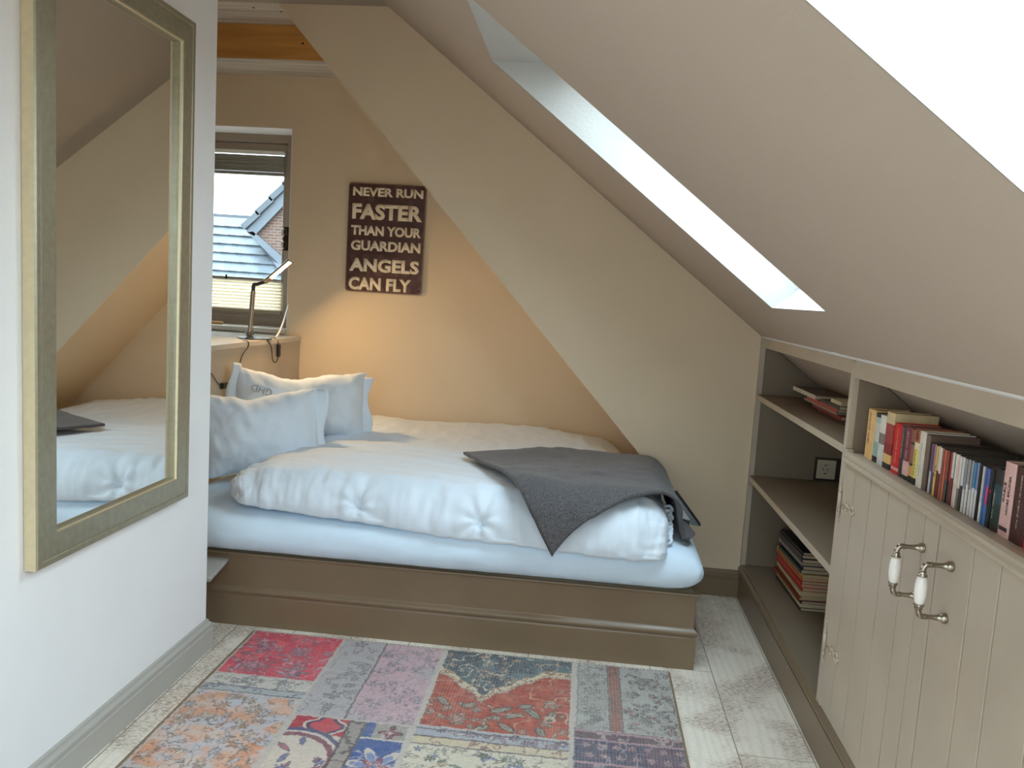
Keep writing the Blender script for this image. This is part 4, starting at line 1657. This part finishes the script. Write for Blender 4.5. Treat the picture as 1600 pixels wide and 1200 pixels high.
# thin cases (discs): black shell, printed spine
GD = 'thin disc cases on the cupboard shelf'
cases = [((28, 26, 34), None, 'black disc case with dark spine, first after the grey-brown book'), ((112, 84, 118), (205, 200, 215), 'purple disc case fading to lilac below'),
         ((168, 130, 150), (90, 80, 95), 'mauve disc case beside the yellow one'), ((228, 190, 100), (232, 200, 110), 'yellow disc case with black lettering'),
         ((220, 210, 190), (110, 35, 40), 'cream disc case with maroon foot, right of the yellow one'), ((236, 230, 220), (120, 35, 45), 'white disc case with dark red lower half'),
         ((150, 92, 80), (160, 100, 90), 'rose-brown disc case between the white-topped and orange-red ones'), ((205, 100, 80), (210, 115, 80), 'orange-red disc case, brightest of the red group'),
         ((150, 70, 65), (92, 84, 80), 'brick-red disc case with grey foot'), ((178, 72, 60), (80, 60, 60), 'rust-red disc case, last of the reds'),
         ((226, 222, 216), (130, 50, 60), 'white disc case with maroon foot, first of the whites'), ((235, 232, 222), (225, 200, 190), 'wide white disc case with pinkish foot'),
         ((230, 205, 200), (236, 220, 205), 'white disc case with tiny red print'), ((232, 228, 220), (120, 120, 118), 'white disc case with grey foot'),
         ((222, 222, 220), (60, 55, 50), 'white disc case with a dark picture at its foot'), ((150, 155, 165), (225, 225, 225), 'white disc case with grey-blue upper third'),
         ((170, 170, 165), (232, 228, 224), 'off-white disc case with greenish grey top'), ((160, 160, 170), (228, 222, 222), 'pale disc case with grey-violet top'),
         ((70, 140, 190), (230, 230, 230), 'white disc case with sky-blue top'), ((130, 150, 190), (225, 228, 232), 'pale blue-topped white disc case next to the sky-blue one'),
         ((24, 24, 26), (20, 20, 22), 'plain black disc case among the white ones'), ((205, 205, 205), (235, 235, 232), 'bright white disc case left of the blue pair'),
         ((74, 96, 165), (60, 110, 175), 'blue disc case, left of the blue pair'), ((80, 105, 180), (80, 125, 190), 'blue disc case with a pink middle band'),
         ((28, 34, 40), (18, 44, 40), 'dark disc case with a red flower picture')]
M_SHELL = mat('black_case_shell', (.010, .010, .012), .25, var=.05)
yy0 = 2.064
yy1 = 1.738
wc = (yy0 - yy1) / len(cases)
shell_me = spine_me = None
for k, (ct, cb, lab) in enumerate(cases):
    yc = yy0 - (k + .5) * wc
    t = thing('disc_case', lab, 'disc case', (SPX + random.uniform(-.0015, .002), yc, .974), GD)
    hC = .124 + random.uniform(-.001, .001)
    w = wc - .0012
    o = MB().box(.0012, .132, -w / 2, w / 2, 0, hC).build('case_shell', M_SHELL, t, bevel=.0012)
    sp = MB()
    mats = [colmat(lin(*ct), .3)]
    cut = .45 + random.uniform(-.1, .1)
    if cb is None:
        sp.box(0, .0014, -w * .36, w * .36, .001, hC - .002)
    else:
        mats.append(colmat(lin(*cb), .3))
        sp.mi = 0
        sp.box(0, .0014, -w * .40, w * .40, hC * cut, hC - .002)
        sp.mi = 1
        sp.box(0, .0014, -w * .40, w * .40, .001, hC * cut)
    if k == 23:
        mats.append(colmat(lin(200, 80, 130), .3))
        sp.mi = 2
        sp.box(-.0003, .0010, -w * .40, w * .40, hC * .36, hC * .68)
    if k == 24:
        mats.append(colmat(lin(190, 30, 40), .3))
        sp.mi = 2
        sp.lathe([(.001, 0), (.004, 0), (.001, .0006)], (0, 0, hC * .62), (-1, 0, 0), 8)
    sp.build('spine_insert', mats, t)
    if k == 3:
        spine_strokes(t, hC * .38, .028, .006, 0, T_YB, 7)
dg_ = book(1.737, 1.703, .128, [(.10, (40, 30, 35)), (.35, (22, 50, 44)), (.30, (34, 70, 80)), (.25, (24, 28, 34))], 'dark green book between the disc cases and the pink book', GB)
spine_strokes(dg_, .025, .06, .005, .008, T_LT, 8)
pk_ = book(1.702, 1.660, .150, [(1, (226, 184, 178))], 'pale pink hardback with two lines of dark capitals', GB)
spine_title(pk_, 'GABLÉ', .068, .040, .008, .010, T_DK)
spine_title(pk_, 'HIOBS BRÜDER', .046, .078, .009, -.006, T_DK)
o = MB().box(-.0006, .0004, -.016, .014, .012, .020).build('cover_print', T_DK, pk_)
br_ = book(1.658, 1.606, .150, [(1, (70, 28, 28))], 'dark brown-red hardback with pale small type', GB)
spine_strokes(br_, .030, .056, .006, 0, T_LT, 9)
spine_strokes(br_, .092, .044, .006, 0, T_LT, 10)
book(1.604, 1.560, .130, [(.42, (205, 20, 36)), (.12, (20, 18, 20)), (.46, (200, 22, 36))], 'bright red book at the right edge beside the dark hardback', GB)

# flat stacks -------------------------------------------------------


def flat(name, cat, label, group, x0, y0, w, d, z, th, cov, rot=0.0, spine=None):
    """volume lying flat; local x = into the shelf, y = along the shelf; spine faces -y or -x"""
    t = thing(name, label, cat, (x0, y0, z), group)
    t.rotation_euler = (0, 0, rot)
    c = MB()
    mm = [colmat(lin(*cov), .35), colmat(lin(*(spine or cov)), .35)]
    bt = min(.0016, th * .22)
    c.box(0, w, 0, d, 0, bt)
    c.box(0, w, 0, d, th - bt, th)
    c.mi = 1
    c.box(-.0008, .002, 0, d, 0, th)
    c.build('cover', mm, t)
    MB().box(.002, w - .002, .001, d - .001, bt, th - bt).build('pages', M_PAGES, t)
    return t


GM = 'magazines stacked on the bottom shelf'
ZB_ = .1668
cols = [((24, 22, 34), 'black'), ((205, 190, 150), 'cream'), ((60, 30, 60), 'plum'), ((150, 60, 40), 'brick red'), ((190, 160, 90), 'ochre'), ((215, 200, 160), 'pale cream'), ((185, 30, 30), 'scarlet'), ((225, 70, 50), 'tomato red'),
        ((170, 24, 28), 'crimson'), ((215, 110, 40), 'orange'), ((210, 170, 110), 'sand'), ((30, 60, 55), 'dark green'), ((40, 42, 60), 'navy'), ((170, 160, 140), 'stone grey'), ((44, 36, 70), 'violet'), ((70, 40, 44), 'maroon'), ((24, 30, 40), 'ink blue')]
z = ZB_
nC = len(cols)
for k, (c, nm) in enumerate(cols):
    th = random.choice([.011, .013, .015, .012])
    if k in (11, 12):
        th = .016
    pos = 'at the bottom of' if k == 0 else ('on top of' if k == nC - 1 else 'in')
    flat('magazine', 'magazine', '%s-backed magazine %s the pile on the bottom shelf' % (nm, pos), GM, .948 + random.uniform(-.005, .006), 3.36 + random.uniform(-.008, .010) + (.02 if k > 10 else 0), .205, .40 - (.06 if k > 10 else 0), z, th, c, rot=random.uniform(-.02, .02) + .03)
    z += th + .0002

GT = 'books lying on the top shelf'
z = .993
x_, y_ = .915, 3.08
top = [('dark red book lying lowest on the top shelf of the open unit', (120, 30, 38), (90, 28, 34), .016, .31, 0.0, .16),
       ('pale magazine under the red-backed one on the top shelf', (190, 180, 170), (170, 160, 150), .008, .42, .0, .16),
       ('dark magazine with a red and white spine on the top shelf', (36, 30, 30), (185, 60, 58), .013, .44, .0, .17)]
specs = [
    (.945, 3.04, .012, .34, .17, (60, 30, 40), (70, 34, 44), 'plum-coloured magazine lying lowest on the top shelf'),
    (.940, 3.06, .014, .38, .17, (150, 34, 40), (130, 40, 44), 'dark red book second from the bottom on the top shelf'),
    (.935, 3.10, .010, .46, .17, (120, 112, 104), (150, 140, 130), 'grey magazine in the middle of the top shelf pile'),
    (.930, 3.08, .014, .42, .17, (50, 40, 38), (178, 60, 58), 'magazine with a red spine near the top of the top shelf pile'),
    (.925, 3.36, .017, .36, .17, (62, 40, 34), (205, 196, 186), 'white-spined book lying on top at the far end of the top shelf'),
    (.930, 3.06, .013, .24, .15, (70, 64, 58), (60, 55, 50), 'dark paperback lying on top at the near end of the top shelf'),
]
for k, (x0, y0, th, d, w, c, s_, lab) in enumerate(specs):
    zz = z
    o = flat('magazine' if 'magazine' in lab else 'book', 'magazine' if 'magazine' in lab else 'book', lab, GT, x0, y0, min(w, xs(zz + th) - x0 - .012), d, zz, th, c, rot=.0, spine=s_)
    if k < 4:
        z += th + .0002
o = flat('book', 'book', 'small cream paperback on the dark one at the near end of the top shelf', GT, .940, 3.00 + .07, .10, .13, z + .0134, .014, (200, 190, 150), 0, (215, 205, 170))

# ================================================================== RUG (painted as a woven pattern, point by point)
RX0, RX1, RY1, RY0 = -1.235, .402, 3.020, .95
gx = np.arange(RX0, RX1 + 1e-6, .0030)
gy_ = np.concatenate([np.arange(RY0, 2.0, .012), np.arange(2.0, RY1 + 1e-6, .0030)])
X0_, Y0_ = np.meshgrid(gx, gy_)
X, Y = X0_, Y0_


def vnoise(x, y, seed):
    r_ = np.random.default_rng(seed)
    t = r_.random((64, 64))
    xi, yi = np.floor(x).astype(int), np.floor(y).astype(int)
    fx, fy = x - xi, y - yi
    fx, fy = fx * fx * (3 - 2 * fx), fy * fy * (3 - 2 * fy)
    g = lambda a, b_: t[a % 64, b_ % 64]
    return (g(xi, yi) * (1 - fx) + g(xi + 1, yi) * fx) * (1 - fy) + (g(xi, yi + 1) * (1 - fx) + g(xi + 1, yi + 1) * fx) * fy


def fbm(x, y, seed, o=4):
    v = 0
    a = .5
    for k in range(o):
        v = v + a * vnoise(x * 2 ** k, y * 2 ** k, seed + k)
        a *= .5
    return v / (1 - .5 ** o)


# knots never line up perfectly: every row and clump of pile is a little off
X = X0_ + .0016 * (rng.random((len(gy_), 1)) - .5) * 2 + .0045 * (fbm(X0_ * 60, Y0_ * 60, 201, 3) - .5) * 2
Y = Y0_ + .0016 * (rng.random((1, len(gx))) - .5) * 2 + .0045 * (fbm(X0_ * 60, Y0_ * 60, 211, 3) - .5) * 2


def sm(n, c, w=.06):
    t = np.clip((n - c + w) / (2 * w), 0, 1)
    return t * t * (3 - 2 * t)


C = np.zeros(X.shape + (3,))
C[:] = lin(186, 176, 166)


def put(mask, col, a=1.0):
    m_ = (mask.astype(float) * a)[..., None]
    C[:] = C * (1 - m_) + np.array(lin(*col)) * m_


def within(x0, x1, y0, y1, g=.006):
    return (X > x0 + g) & (X < x1 - g) & (Y > y0 + g) & (Y < y1 - g)


def contour(scale, seed, lo=.5, w=.02, sx=1, sy=1):
    n = fbm(X * scale * sx, Y * scale * sy, seed, 3)
    return np.abs(n - lo) < w * .85


def petals(cx, cy, r, n, ph=0, amp=.3):
    dx, dy = X - cx, Y - cy
    rr = np.hypot(dx, dy)
    th = np.arctan2(dy, dx)
    return rr / (r * (1 - amp + amp * np.cos(n * th + ph)))


def flower(reg, cx, cy, r, n, fill, line, core=None, ph=0, w=.20):
    p = petals(cx, cy, r, n, ph)
    if fill is not None:
        put(reg & (p < 1), fill, .9)
    put(reg & (np.abs(p - 1) < w), line, .85)
    put(reg & (np.abs(p - .55) < w * .8), line, .7)
    if core is not None:
        put(reg & (p < .28), core, .9)


def leaf(reg, cx, cy, L_, W_, ang, fill, line):
    c, s = math.cos(ang), math.sin(ang)
    u = ((X - cx) * c + (Y - cy) * s) / L_
    v = (-(X - cx) * s + (Y - cy) * c) / W_
    q = np.abs(v) + u * u
    put(reg & (q < 1) & (np.abs(u) < 1), fill, .85)
    put(reg & (np.abs(q - 1) < .22) & (np.abs(u) < 1), line, .8)
    put(reg & (np.abs(v) < .10) & (np.abs(u) < .8), line, .7)


def sprig(reg, x0, x1, y0, y1, n, seed, fills, line, rmin=.014, rmax=.03):
    r_ = np.random.default_rng(seed)
    for _ in range(n):
        cx, cy = r_.uniform(x0, x1), r_.uniform(y0, y1)
        if r_.random() < .5:
            flower(reg, cx, cy, r_.uniform(rmin, rmax), int(r_.integers(5, 9)), fills[int(r_.integers(len(fills)))], line, ph=r_.uniform(0, 6))
        else:
            leaf(reg, cx, cy, r_.uniform(rmin, rmax) * 1.5, rmin * .7, r_.uniform(0, 6.28), fills[int(r_.integers(len(fills)))], line)


# red floral patch
m_ = within(-1.225, -.862, 2.655, RY1)
put(m_, (205, 66, 84))
put(m_ * sm(fbm(X * 6, Y * 6, 3), .55), (222, 96, 104), .7)
put(m_ * sm(fbm(X * 9, Y * 9, 33), .60), (190, 50, 74), .8)
for (cx, cy, r, n) in ((-1.14, 2.90, .045, 7), (-.99, 2.87, .042, 9), (-1.12, 2.73, .042, 8), (-.96, 2.71, .048, 7)):
    flower(m_, cx, cy, r, n, (198, 150, 160), (108, 92, 104), (212, 70, 90))
    flower(m_, cx, cy, r * .6, n - 2, (205, 140, 150), (120, 88, 104), None, 1)
put(m_ & contour(11, 7, .5, .018), (118, 84, 98), .75)
put(m_ & contour(14, 17, .42, .014), (208, 158, 166), .75)
put(m_ & contour(9, 27, .58, .014), (98, 74, 92), .6)
sprig(m_, -1.21, -.88, 2.67, 3.0, 46, 301, [(206, 150, 158), (186, 70, 92), (212, 120, 128)], (112, 84, 98), .010, .020)
# cream strip and grey double line under it
m_ = within(-1.225, -.862, 2.525, 2.655, .002)
put(m_, (196, 188, 178))
sprig(m_ & (Y > 2.575), -1.2, -.88, 2.59, 2.64, 16, 5, [(176, 168, 160), (205, 198, 188)], (96, 96, 104), .009, .018)
put(m_ & contour(18, 8, .5, .02) & (Y > 2.575), (110, 108, 112), .8)
b_ = m_ & (Y > 2.535) & (Y < 2.572)
put(b_, (168, 168, 170))
put(b_ & contour(26, 9, .5, .05), (88, 94, 108), .8)
put(m_ & (np.abs(Y - 2.573) < .0035), (92, 98, 110), .9)
put(m_ & (np.abs(Y - 2.535) < .0035), (92, 98, 110), .9)
# peach patch
m_ = within(-1.225, -.862, 2.075, 2.528)
put(m_, (206, 164, 142))
put(m_ * sm(fbm(X * 10, Y * 12, 12), .50, .12), (198, 184, 176), .9)
put(m_ * sm(fbm(X * 11 + 9, Y * 13, 13), .53, .12), (206, 142, 106), .85)
put(m_ * sm(fbm(X * 14, Y * 15, 14), .58, .12), (176, 186, 200), .75)
sprig(m_, -1.21, -.87, 2.09, 2.51, 90, 15, [(186, 188, 198), (210, 190, 176), (204, 144, 108)], (112, 100, 94), .010, .022)
put(m_ & contour(13, 16, .5, .013), (96, 86, 82), .8)
put(m_ & contour(17, 18, .44, .011), (110, 96, 90), .7)
# grey-pink patch
m_ = within(-.862, -.462, 2.437, RY1)
put(m_, (172, 164, 164))
pk2 = m_ & (X > -.690)
put(pk2, (190, 158, 164))
put(pk2 * sm(fbm(X * 5, Y * 5, 22) + (X + .58) * .9 - (Y - 2.72) * .6, .58, .14), (166, 163, 166), .9)
put(m_ & (np.abs(X + .692) < .0035), (92, 88, 92), .9)
sprig(m_ & (X < -.70), -.80, -.71, 2.45, 3.0, 12, 23, [(164, 158, 158)], (96, 94, 98), .014, .026)
for (cx, cy, r) in ((-.62, 2.92, .03), (-.53, 2.93, .035), (-.60, 2.66, .03), (-.53, 2.61, .05), (-.63, 2.50, .035), (-.50, 2.48, .03)):
    flower(pk2, cx, cy, r, 8, None, (112, 104, 112), None, cx * 40, .09)
sprig(pk2, -.68, -.475, 2.45, 3.0, 44, 302, [(178, 164, 168), (186, 170, 174)], (110, 102, 110), .009, .020)
put(pk2 & contour(13, 24, .5, .009), (106, 98, 106), .8)
put(pk2 & contour(10, 25, .56, .007), (112, 104, 110), .7)
sprig(m_ & (X < -.70), -.85, -.71, 2.45, 3.0, 26, 303, [(164, 158, 158), (180, 172, 170)], (100, 96, 100), .009, .018)
put(m_ & (X < -.70) & contour(16, 26, .5, .012), (110, 106, 108), .7)
# rust patch with a lobed dark medallion hanging in from the bed side
m_ = within(-.455, .035, 2.450, RY1)
put(m_, (164, 76, 60))
put(m_ * sm(fbm(X * 40, Y * 40, 31, 2), .58), (186, 100, 78), .6)
put(m_ & (fbm(X * 60, Y * 60, 32, 2) < .36), (138, 58, 48), .6)
mc = -.275
edge = 2.690 + np.abs(X - mc) * 1.05 - .10 * np.maximum(0, np.abs(X - mc) - .14) + .018 * np.abs(np.sin((X - mc) * 38)) * (np.abs(X - mc) > .02)
edge = np.minimum(edge, 2.92)
med = m_ & (Y > edge)
put(m_ & (Y > edge - .040), (206, 188, 158), .95)
put(m_ & (Y > edge - .040) & (Y < edge - .010) & contour(26, 34, .5, .05), (120, 84, 66), .8)
put(med, (70, 80, 90))
put(med * sm(fbm(X * 14, Y * 14, 35), .55), (96, 116, 120), .8)
r_ = np.random.default_rng(36)
for _ in range(70):
    cx, cy = r_.uniform(-.45, .03), r_.uniform(2.70, 3.01)
    f_ = [(206, 194, 170), (96, 122, 128), (196, 160, 136), (196, 184, 164)][int(r_.integers(4))]
    flower(med, cx, cy, r_.uniform(.012, .027), int(r_.integers(4, 8)), f_, (40, 46, 58), (150, 100, 84), r_.uniform(0, 6))
put(med & contour(17, 37, .5, .022), (204, 192, 168), .8)
put(m_ & (np.abs(Y - edge + .004) < .004), (60, 58, 62), .7)
for k in range(60):      # little flames round the medallion
    cx = -.45 + k * .0081
    ee = np.interp(cx, gx, edge[-1])
    leaf(m_ & (Y < edge - .034), cx, ee - .044, .014, .004, PI / 2 + .5 * math.sin(k * 1.9), (208, 196, 176), (86, 60, 56))
low = m_ & (Y < edge - .05)
for (cx, cy, r, n) in ((-.335, 2.515, .036, 9), (-.43, 2.545, .020, 6), (-.385, 2.575, .018, 6), (-.28, 2.585, .018, 6), (-.245, 2.52, .018, 6), (-.215, 2.545, .02, 7), (-.035, 2.665, .030, 5), (-.05, 2.54, .022, 6), (-.115, 2.475, .018, 6), (.01, 2.50, .02, 6)):
    flower(low, cx, cy, r, n, (190, 176, 158), (94, 80, 76), (176, 96, 84))
for (cx, cy, L_, a) in ((-.40, 2.62, .04, 2.3), (-.31, 2.61, .03, .5), (-.20, 2.60, .045, .6), (-.155, 2.57, .04, .5), (-.095, 2.60, .045, 2.2), (-.17, 2.49, .045, 2.4), (-.25, 2.475, .03, .6), (-.03, 2.59, .035, 1.3), (-.06, 2.485, .03, 2.0), (-.12, 2.64, .03, .4)):
    leaf(low, cx, cy, L_, .014, a, (150, 150, 134), (62, 60, 62))
sprig(low, -.45, .03, 2.46, 2.62, 36, 304, [(186, 170, 150), (150, 148, 132), (178, 96, 76)], (74, 66, 66), .008, .016)
sprig(low & (Y > 2.6), -.45, .03, 2.62, 2.90, 26, 305, [(184, 120, 96), (190, 174, 152)], (120, 62, 54), .008, .016)
put(low & contour(6, 38, .5, .008, 1, 1.6), (196, 174, 152), .8)
# borders and cream field below the rust patch
m_ = within(-.455, .035, 2.005, 2.452, .002)
put(m_, (204, 194, 174))
b_ = m_ & (Y > 2.395)
put(b_, (166, 164, 170))
sprig(b_, -.45, .03, 2.41, 2.44, 22, 41, [(196, 188, 178), (168, 140, 140)], (70, 70, 90), .010, .018)
b_ = m_ & (Y > 2.350) & (Y < 2.390)
put(b_, (198, 182, 154))
put(b_ & contour(24, 42, .5, .04), (128, 84, 84), .8)
for yl in (2.393, 2.437, 2.348):
    put(m_ & (np.abs(Y - yl) < .0035), (84, 76, 84), .85)
fld = m_ & (Y < 2.345)
sprig(fld, -.45, .03, 2.02, 2.33, 130, 43, [(178, 176, 160), (200, 170, 130), (120, 130, 170), (196, 190, 176), (110, 124, 100)], (84, 84, 88), .008, .019)
put(fld & contour(18, 44, .5, .016), (104, 106, 104), .75)
# grey patch with a rust stripe, far right
m_ = within(.045, RX1 - .006, 2.532, RY1)
put(m_, (164, 160, 154))
put(m_ * sm(fbm(X * 5, Y * 5, 51), .55), (178, 176, 170), .7)
st = m_ & (X > .166) & (X < .204)
put(st, (150, 92, 80))
put(st & contour(26, 52, .5, .05), (96, 84, 80), .8)
put(m_ & ((np.abs(X - .163) < .003) | (np.abs(X - .206) < .003)), (96, 88, 86), .8)
put(m_ & (X < .055), (112, 106, 104), .7)
for (cx, cy, r, n) in ((.105, 2.80, .030, 8), (.105, 2.92, .026, 8), (.105, 2.66, .028, 8), (.29, 2.90, .050, 5), (.305, 2.68, .055, 8), (.24, 2.80, .022, 6), (.37, 2.80, .022, 6), (.36, 2.97, .024, 6), (.24, 2.58, .02, 6), (.36, 2.57, .022, 6)):
    flower(m_, cx, cy, r, n, None, (84, 84, 82), (150, 108, 102) if n == 5 else None, cx * 30, .14)
sprig(m_ & (X > .21), .22, .39, 2.55, 3.0, 40, 306, [(172, 168, 162), (160, 150, 146), (176, 130, 122)], (86, 86, 84), .009, .020)
sprig(m_ & (X < .16), .055, .155, 2.55, 3.0, 30, 307, [(168, 164, 158), (176, 172, 166)], (92, 92, 90), .008, .016)
put(m_ & contour(15, 53, .5, .013) & (X > .21), (92, 92, 90), .75)
put(m_ & contour(18, 54, .5, .018) & (X < .16), (96, 98, 96), .75)
put(m_ & ((Y * 160) % 1 < .3) & (X < .21), (120, 114, 110), .5)
# navy patch below it
m_ = within(.045, RX1 - .006, 2.005, 2.536, .002)
put(m_, (66, 66, 92))
put(m_ * sm(fbm(X * 10, Y * 10, 61), .56), (92, 62, 84), .7)
for yl in (2.525, 2.478, 2.345, 2.30):
    put(m_ & (np.abs(Y - yl) < .006), (176, 138, 142), .9)
b_ = m_ & (Y > 2.482) & (Y < 2.52)
put(b_, (92, 72, 84))
put(b_ & contour(24, 62, .5, .045), (178, 160, 156), .8)
for k in range(7):
    for j in range(2):
        flower(m_, .085 + k * .048 + .01 * j, 2.445 - j * .058, .017, 6, (196, 184, 178), (120, 70, 84), (90, 60, 90), k)
sprig(m_, .06, .39, 2.02, 2.28, 34, 63, [(186, 172, 168), (150, 100, 106), (110, 130, 134)], (50, 46, 66), .010, .02)
put(m_ & contour(15, 64, .5, .016), (168, 156, 156), .7)
# red and blue patch, lower middle
m_ = within(-.850, -.468, 2.005, 2.440)
put(m_, (200, 186, 172))
lf = m_ & (X < -.665)
put(lf & (Y > 2.335), (168, 48, 62))
dR = np.hypot(X + .60 - .02, Y - 2.385)
put(lf & (Y > 2.335) & (petals(-.735, 2.385, .05, 4, 0, .12) < 1), (190, 70, 80))
put(lf & (np.abs(petals(-.735, 2.385, .055, 4, 0, .12) - 1) < .12), (66, 66, 96), .9)
put(lf & (np.abs(petals(-.735, 2.385, .068, 4, 0, .12) - 1) < .08), (206, 194, 180), .9)
for rr, cc in ((.165, (70, 74, 112)), (.148, (206, 190, 178)), (.137, (120, 60, 80))):
    put(lf & (np.abs(np.hypot(X + .80, (Y - 2.19)) - rr) < .010), cc, .95)
sprig(lf & (np.hypot(X + .80, Y - 2.19) < .125), -.84, -.68, 2.08, 2.30, 15, 71, [(70, 84, 140), (110, 120, 160), (160, 70, 90)], (60, 60, 90), .012, .024)
sprig(lf & (np.hypot(X + .80, Y - 2.19) > .18) & (Y < 2.33), -.76, -.67, 2.03, 2.33, 14, 72, [(150, 150, 164), (196, 170, 150)], (78, 78, 90), .01, .02)
st = m_ & (X > -.665) & (X < -.615)
put(st, (150, 140, 134))
put(st & contour(22, 73, .5, .05), (74, 70, 72), .8)
put(m_ & ((np.abs(X + .665) < .004) | (np.abs(X + .615) < .004)), (60, 58, 66), .85)
rb = m_ & (X > -.611)
put(rb, (62, 88, 142))
put(rb & (Y > 2.345) & (X > -.58), (158, 148, 140))
flower(rb, -.525, 2.385, .036, 4, (170, 66, 80), (74, 66, 84), (196, 176, 160))
put(rb & (np.abs(Y - 2.345) < .005), (206, 194, 180), .9)
put(rb & (petals(-.53, 2.20, .10, 6, .5, .35) < 1), (206, 192, 178), .9)
put(rb & (petals(-.53, 2.20, .075, 6, .5, .35) < 1), (110, 128, 170), .9)
flower(rb, -.53, 2.20, .04, 5, (196, 176, 166), (130, 56, 76), (70, 90, 150))
put(rb & contour(16, 74, .5, .016), (196, 184, 176), .6)
# remaining lower patches, mostly outside the picture
for (x0, x1, y0, y1, base, line, seed) in ((-1.225, -.66, RY0, 2.075, (74, 78, 104), (176, 164, 160), 81), (-.65, -.10, RY0, 2.0, (176, 132, 116), (104, 92, 90), 82), (-.09, RX1 - .006, RY0, 2.0, (150, 74, 66), (196, 180, 160), 83)):
    m_ = within(x0, x1, y0, y1)
    put(m_, base)
    put(m_ * sm(fbm(X * 7, Y * 7, seed), .55), tuple(int(v * .8 + 40) for v in base), .8)
    put(m_ & contour(10, seed + 5, .5, .02), line, .8)
# wear: warp threads showing through, faded areas, bound side edges
wear = fbm(X * 5, Y * 5, 91) * .20
thr = ((np.floor((Y - RY0) / .003).astype(int) % 2) == 0) * .10 + fbm(X * 25, Y * 240, 92, 2) * .20
a_ = np.clip(wear + thr - .09, 0, .55)[..., None]
C = C * (1 - a_) + np.array(lin(188, 180, 172)) * a_
hatch = ((X0_ * 95 + .35 * fbm(X0_ * 20, Y0_ * 6, 97, 2)) % 1 < .30) * sm(fbm(X0_ * 6, Y0_ * 6, 96), .52, .14) * .15
C = C * (1 - hatch[..., None]) + np.array(lin(206, 198, 190)) * hatch[..., None]
jit = (.86 + .28 * fbm(X * 170, Y * 170, 93, 2))[..., None]
C *= jit
put((X < RX0 + .010) | (X > RX1 - .010), (142, 124, 102))
put(((X < RX0 + .010) | (X > RX1 - .010)) & ((Y * 120) % 1 < .35), (112, 96, 78), .7)
put((Y > RY1 - .008), (196, 186, 172))
put((Y > RY1 - .012) & ((X * 70) % 1 < .4), (120, 110, 108), .6)

ny, nx = X.shape
Zr = .0055 + .0006 * fbm(X * 90, Y * 90, 95, 2)
co = np.stack([X0_, Y0_, Zr], -1).reshape(-1, 3)
idx = np.arange(ny * nx).reshape(ny, nx)
q = np.stack([idx[:-1, :-1], idx[:-1, 1:], idx[1:, 1:], idx[1:, :-1]], -1).reshape(-1, 4)
# skirt down to the floor
loop = np.concatenate([idx[0, :], idx[1:, -1], idx[-1, -2::-1], idx[-2:0:-1, 0]])
sk = co[loop].copy()
sk[:, 2] = .0004
n0 = len(co)
si = n0 + np.arange(len(loop))
q2 = np.stack([loop, si, np.roll(si, -1), np.roll(loop, -1)], -1)
co = np.concatenate([co, sk])
qq = np.concatenate([q, q2])
me = bpy.data.meshes.new('rug')
me.vertices.add(len(co))
me.vertices.foreach_set('co', co.ravel())
me.loops.add(qq.size)
me.loops.foreach_set('vertex_index', qq.ravel().astype(np.int32))
me.polygons.add(len(qq))
me.polygons.foreach_set('loop_start', np.arange(0, qq.size, 4, dtype=np.int32))
me.update(calc_edges=True)
me.validate()
at = me.color_attributes.new('weave', 'FLOAT_COLOR', 'POINT')
cc = np.ones((len(co), 4), np.float32)
cc[:n0, :3] = C.reshape(-1, 3)
cc[n0:, :3] = C.reshape(-1, 3)[loop]
at.data.foreach_set('color', cc.ravel())


def rug_mat():
    m, nt, b = nmat('patchwork_rug_weave')
    N, L = nt.nodes.new, nt.links.new
    a = N('ShaderNodeVertexColor')
    a.layer_name = 'weave'
    tc = N('ShaderNodeTexCoord')
    n = N('ShaderNodeTexNoise')
    n.inputs['Scale'].default_value = 700
    n.inputs['Detail'].default_value = 2
    L(tc.outputs['Object'], n.inputs['Vector'])
    mr = N('ShaderNodeMapRange')
    mr.inputs[3].default_value = .72
    mr.inputs[4].default_value = 1.28
    L(n.outputs['Fac'], mr.inputs[0])
    mx = N('ShaderNodeMix')
    mx.data_type = 'RGBA'
    mx.blend_type = 'MULTIPLY'
    mx.inputs[0].default_value = 1
    L(a.outputs['Color'], mx.inputs[6])
    L(mr.outputs[0], mx.inputs[7])
    L(mx.outputs[2], b.inputs['Base Color'])
    b.inputs['Roughness'].default_value = .95
    b.inputs['Specular IOR Level'].default_value = .1
    bp = N('ShaderNodeBump')
    bp.inputs['Strength'].default_value = .3
    bp.inputs['Distance'].default_value = .002
    L(n.outputs['Fac'], bp.inputs['Height'])
    L(bp.outputs[0], b.inputs['Normal'])
    return m


me.materials.append(rug_mat())
rug = bpy.data.objects.new('rug', me)
COL.objects.link(rug)
tag(rug, 'patchwork rug of faded oriental pieces lying in front of the bed', 'rug')
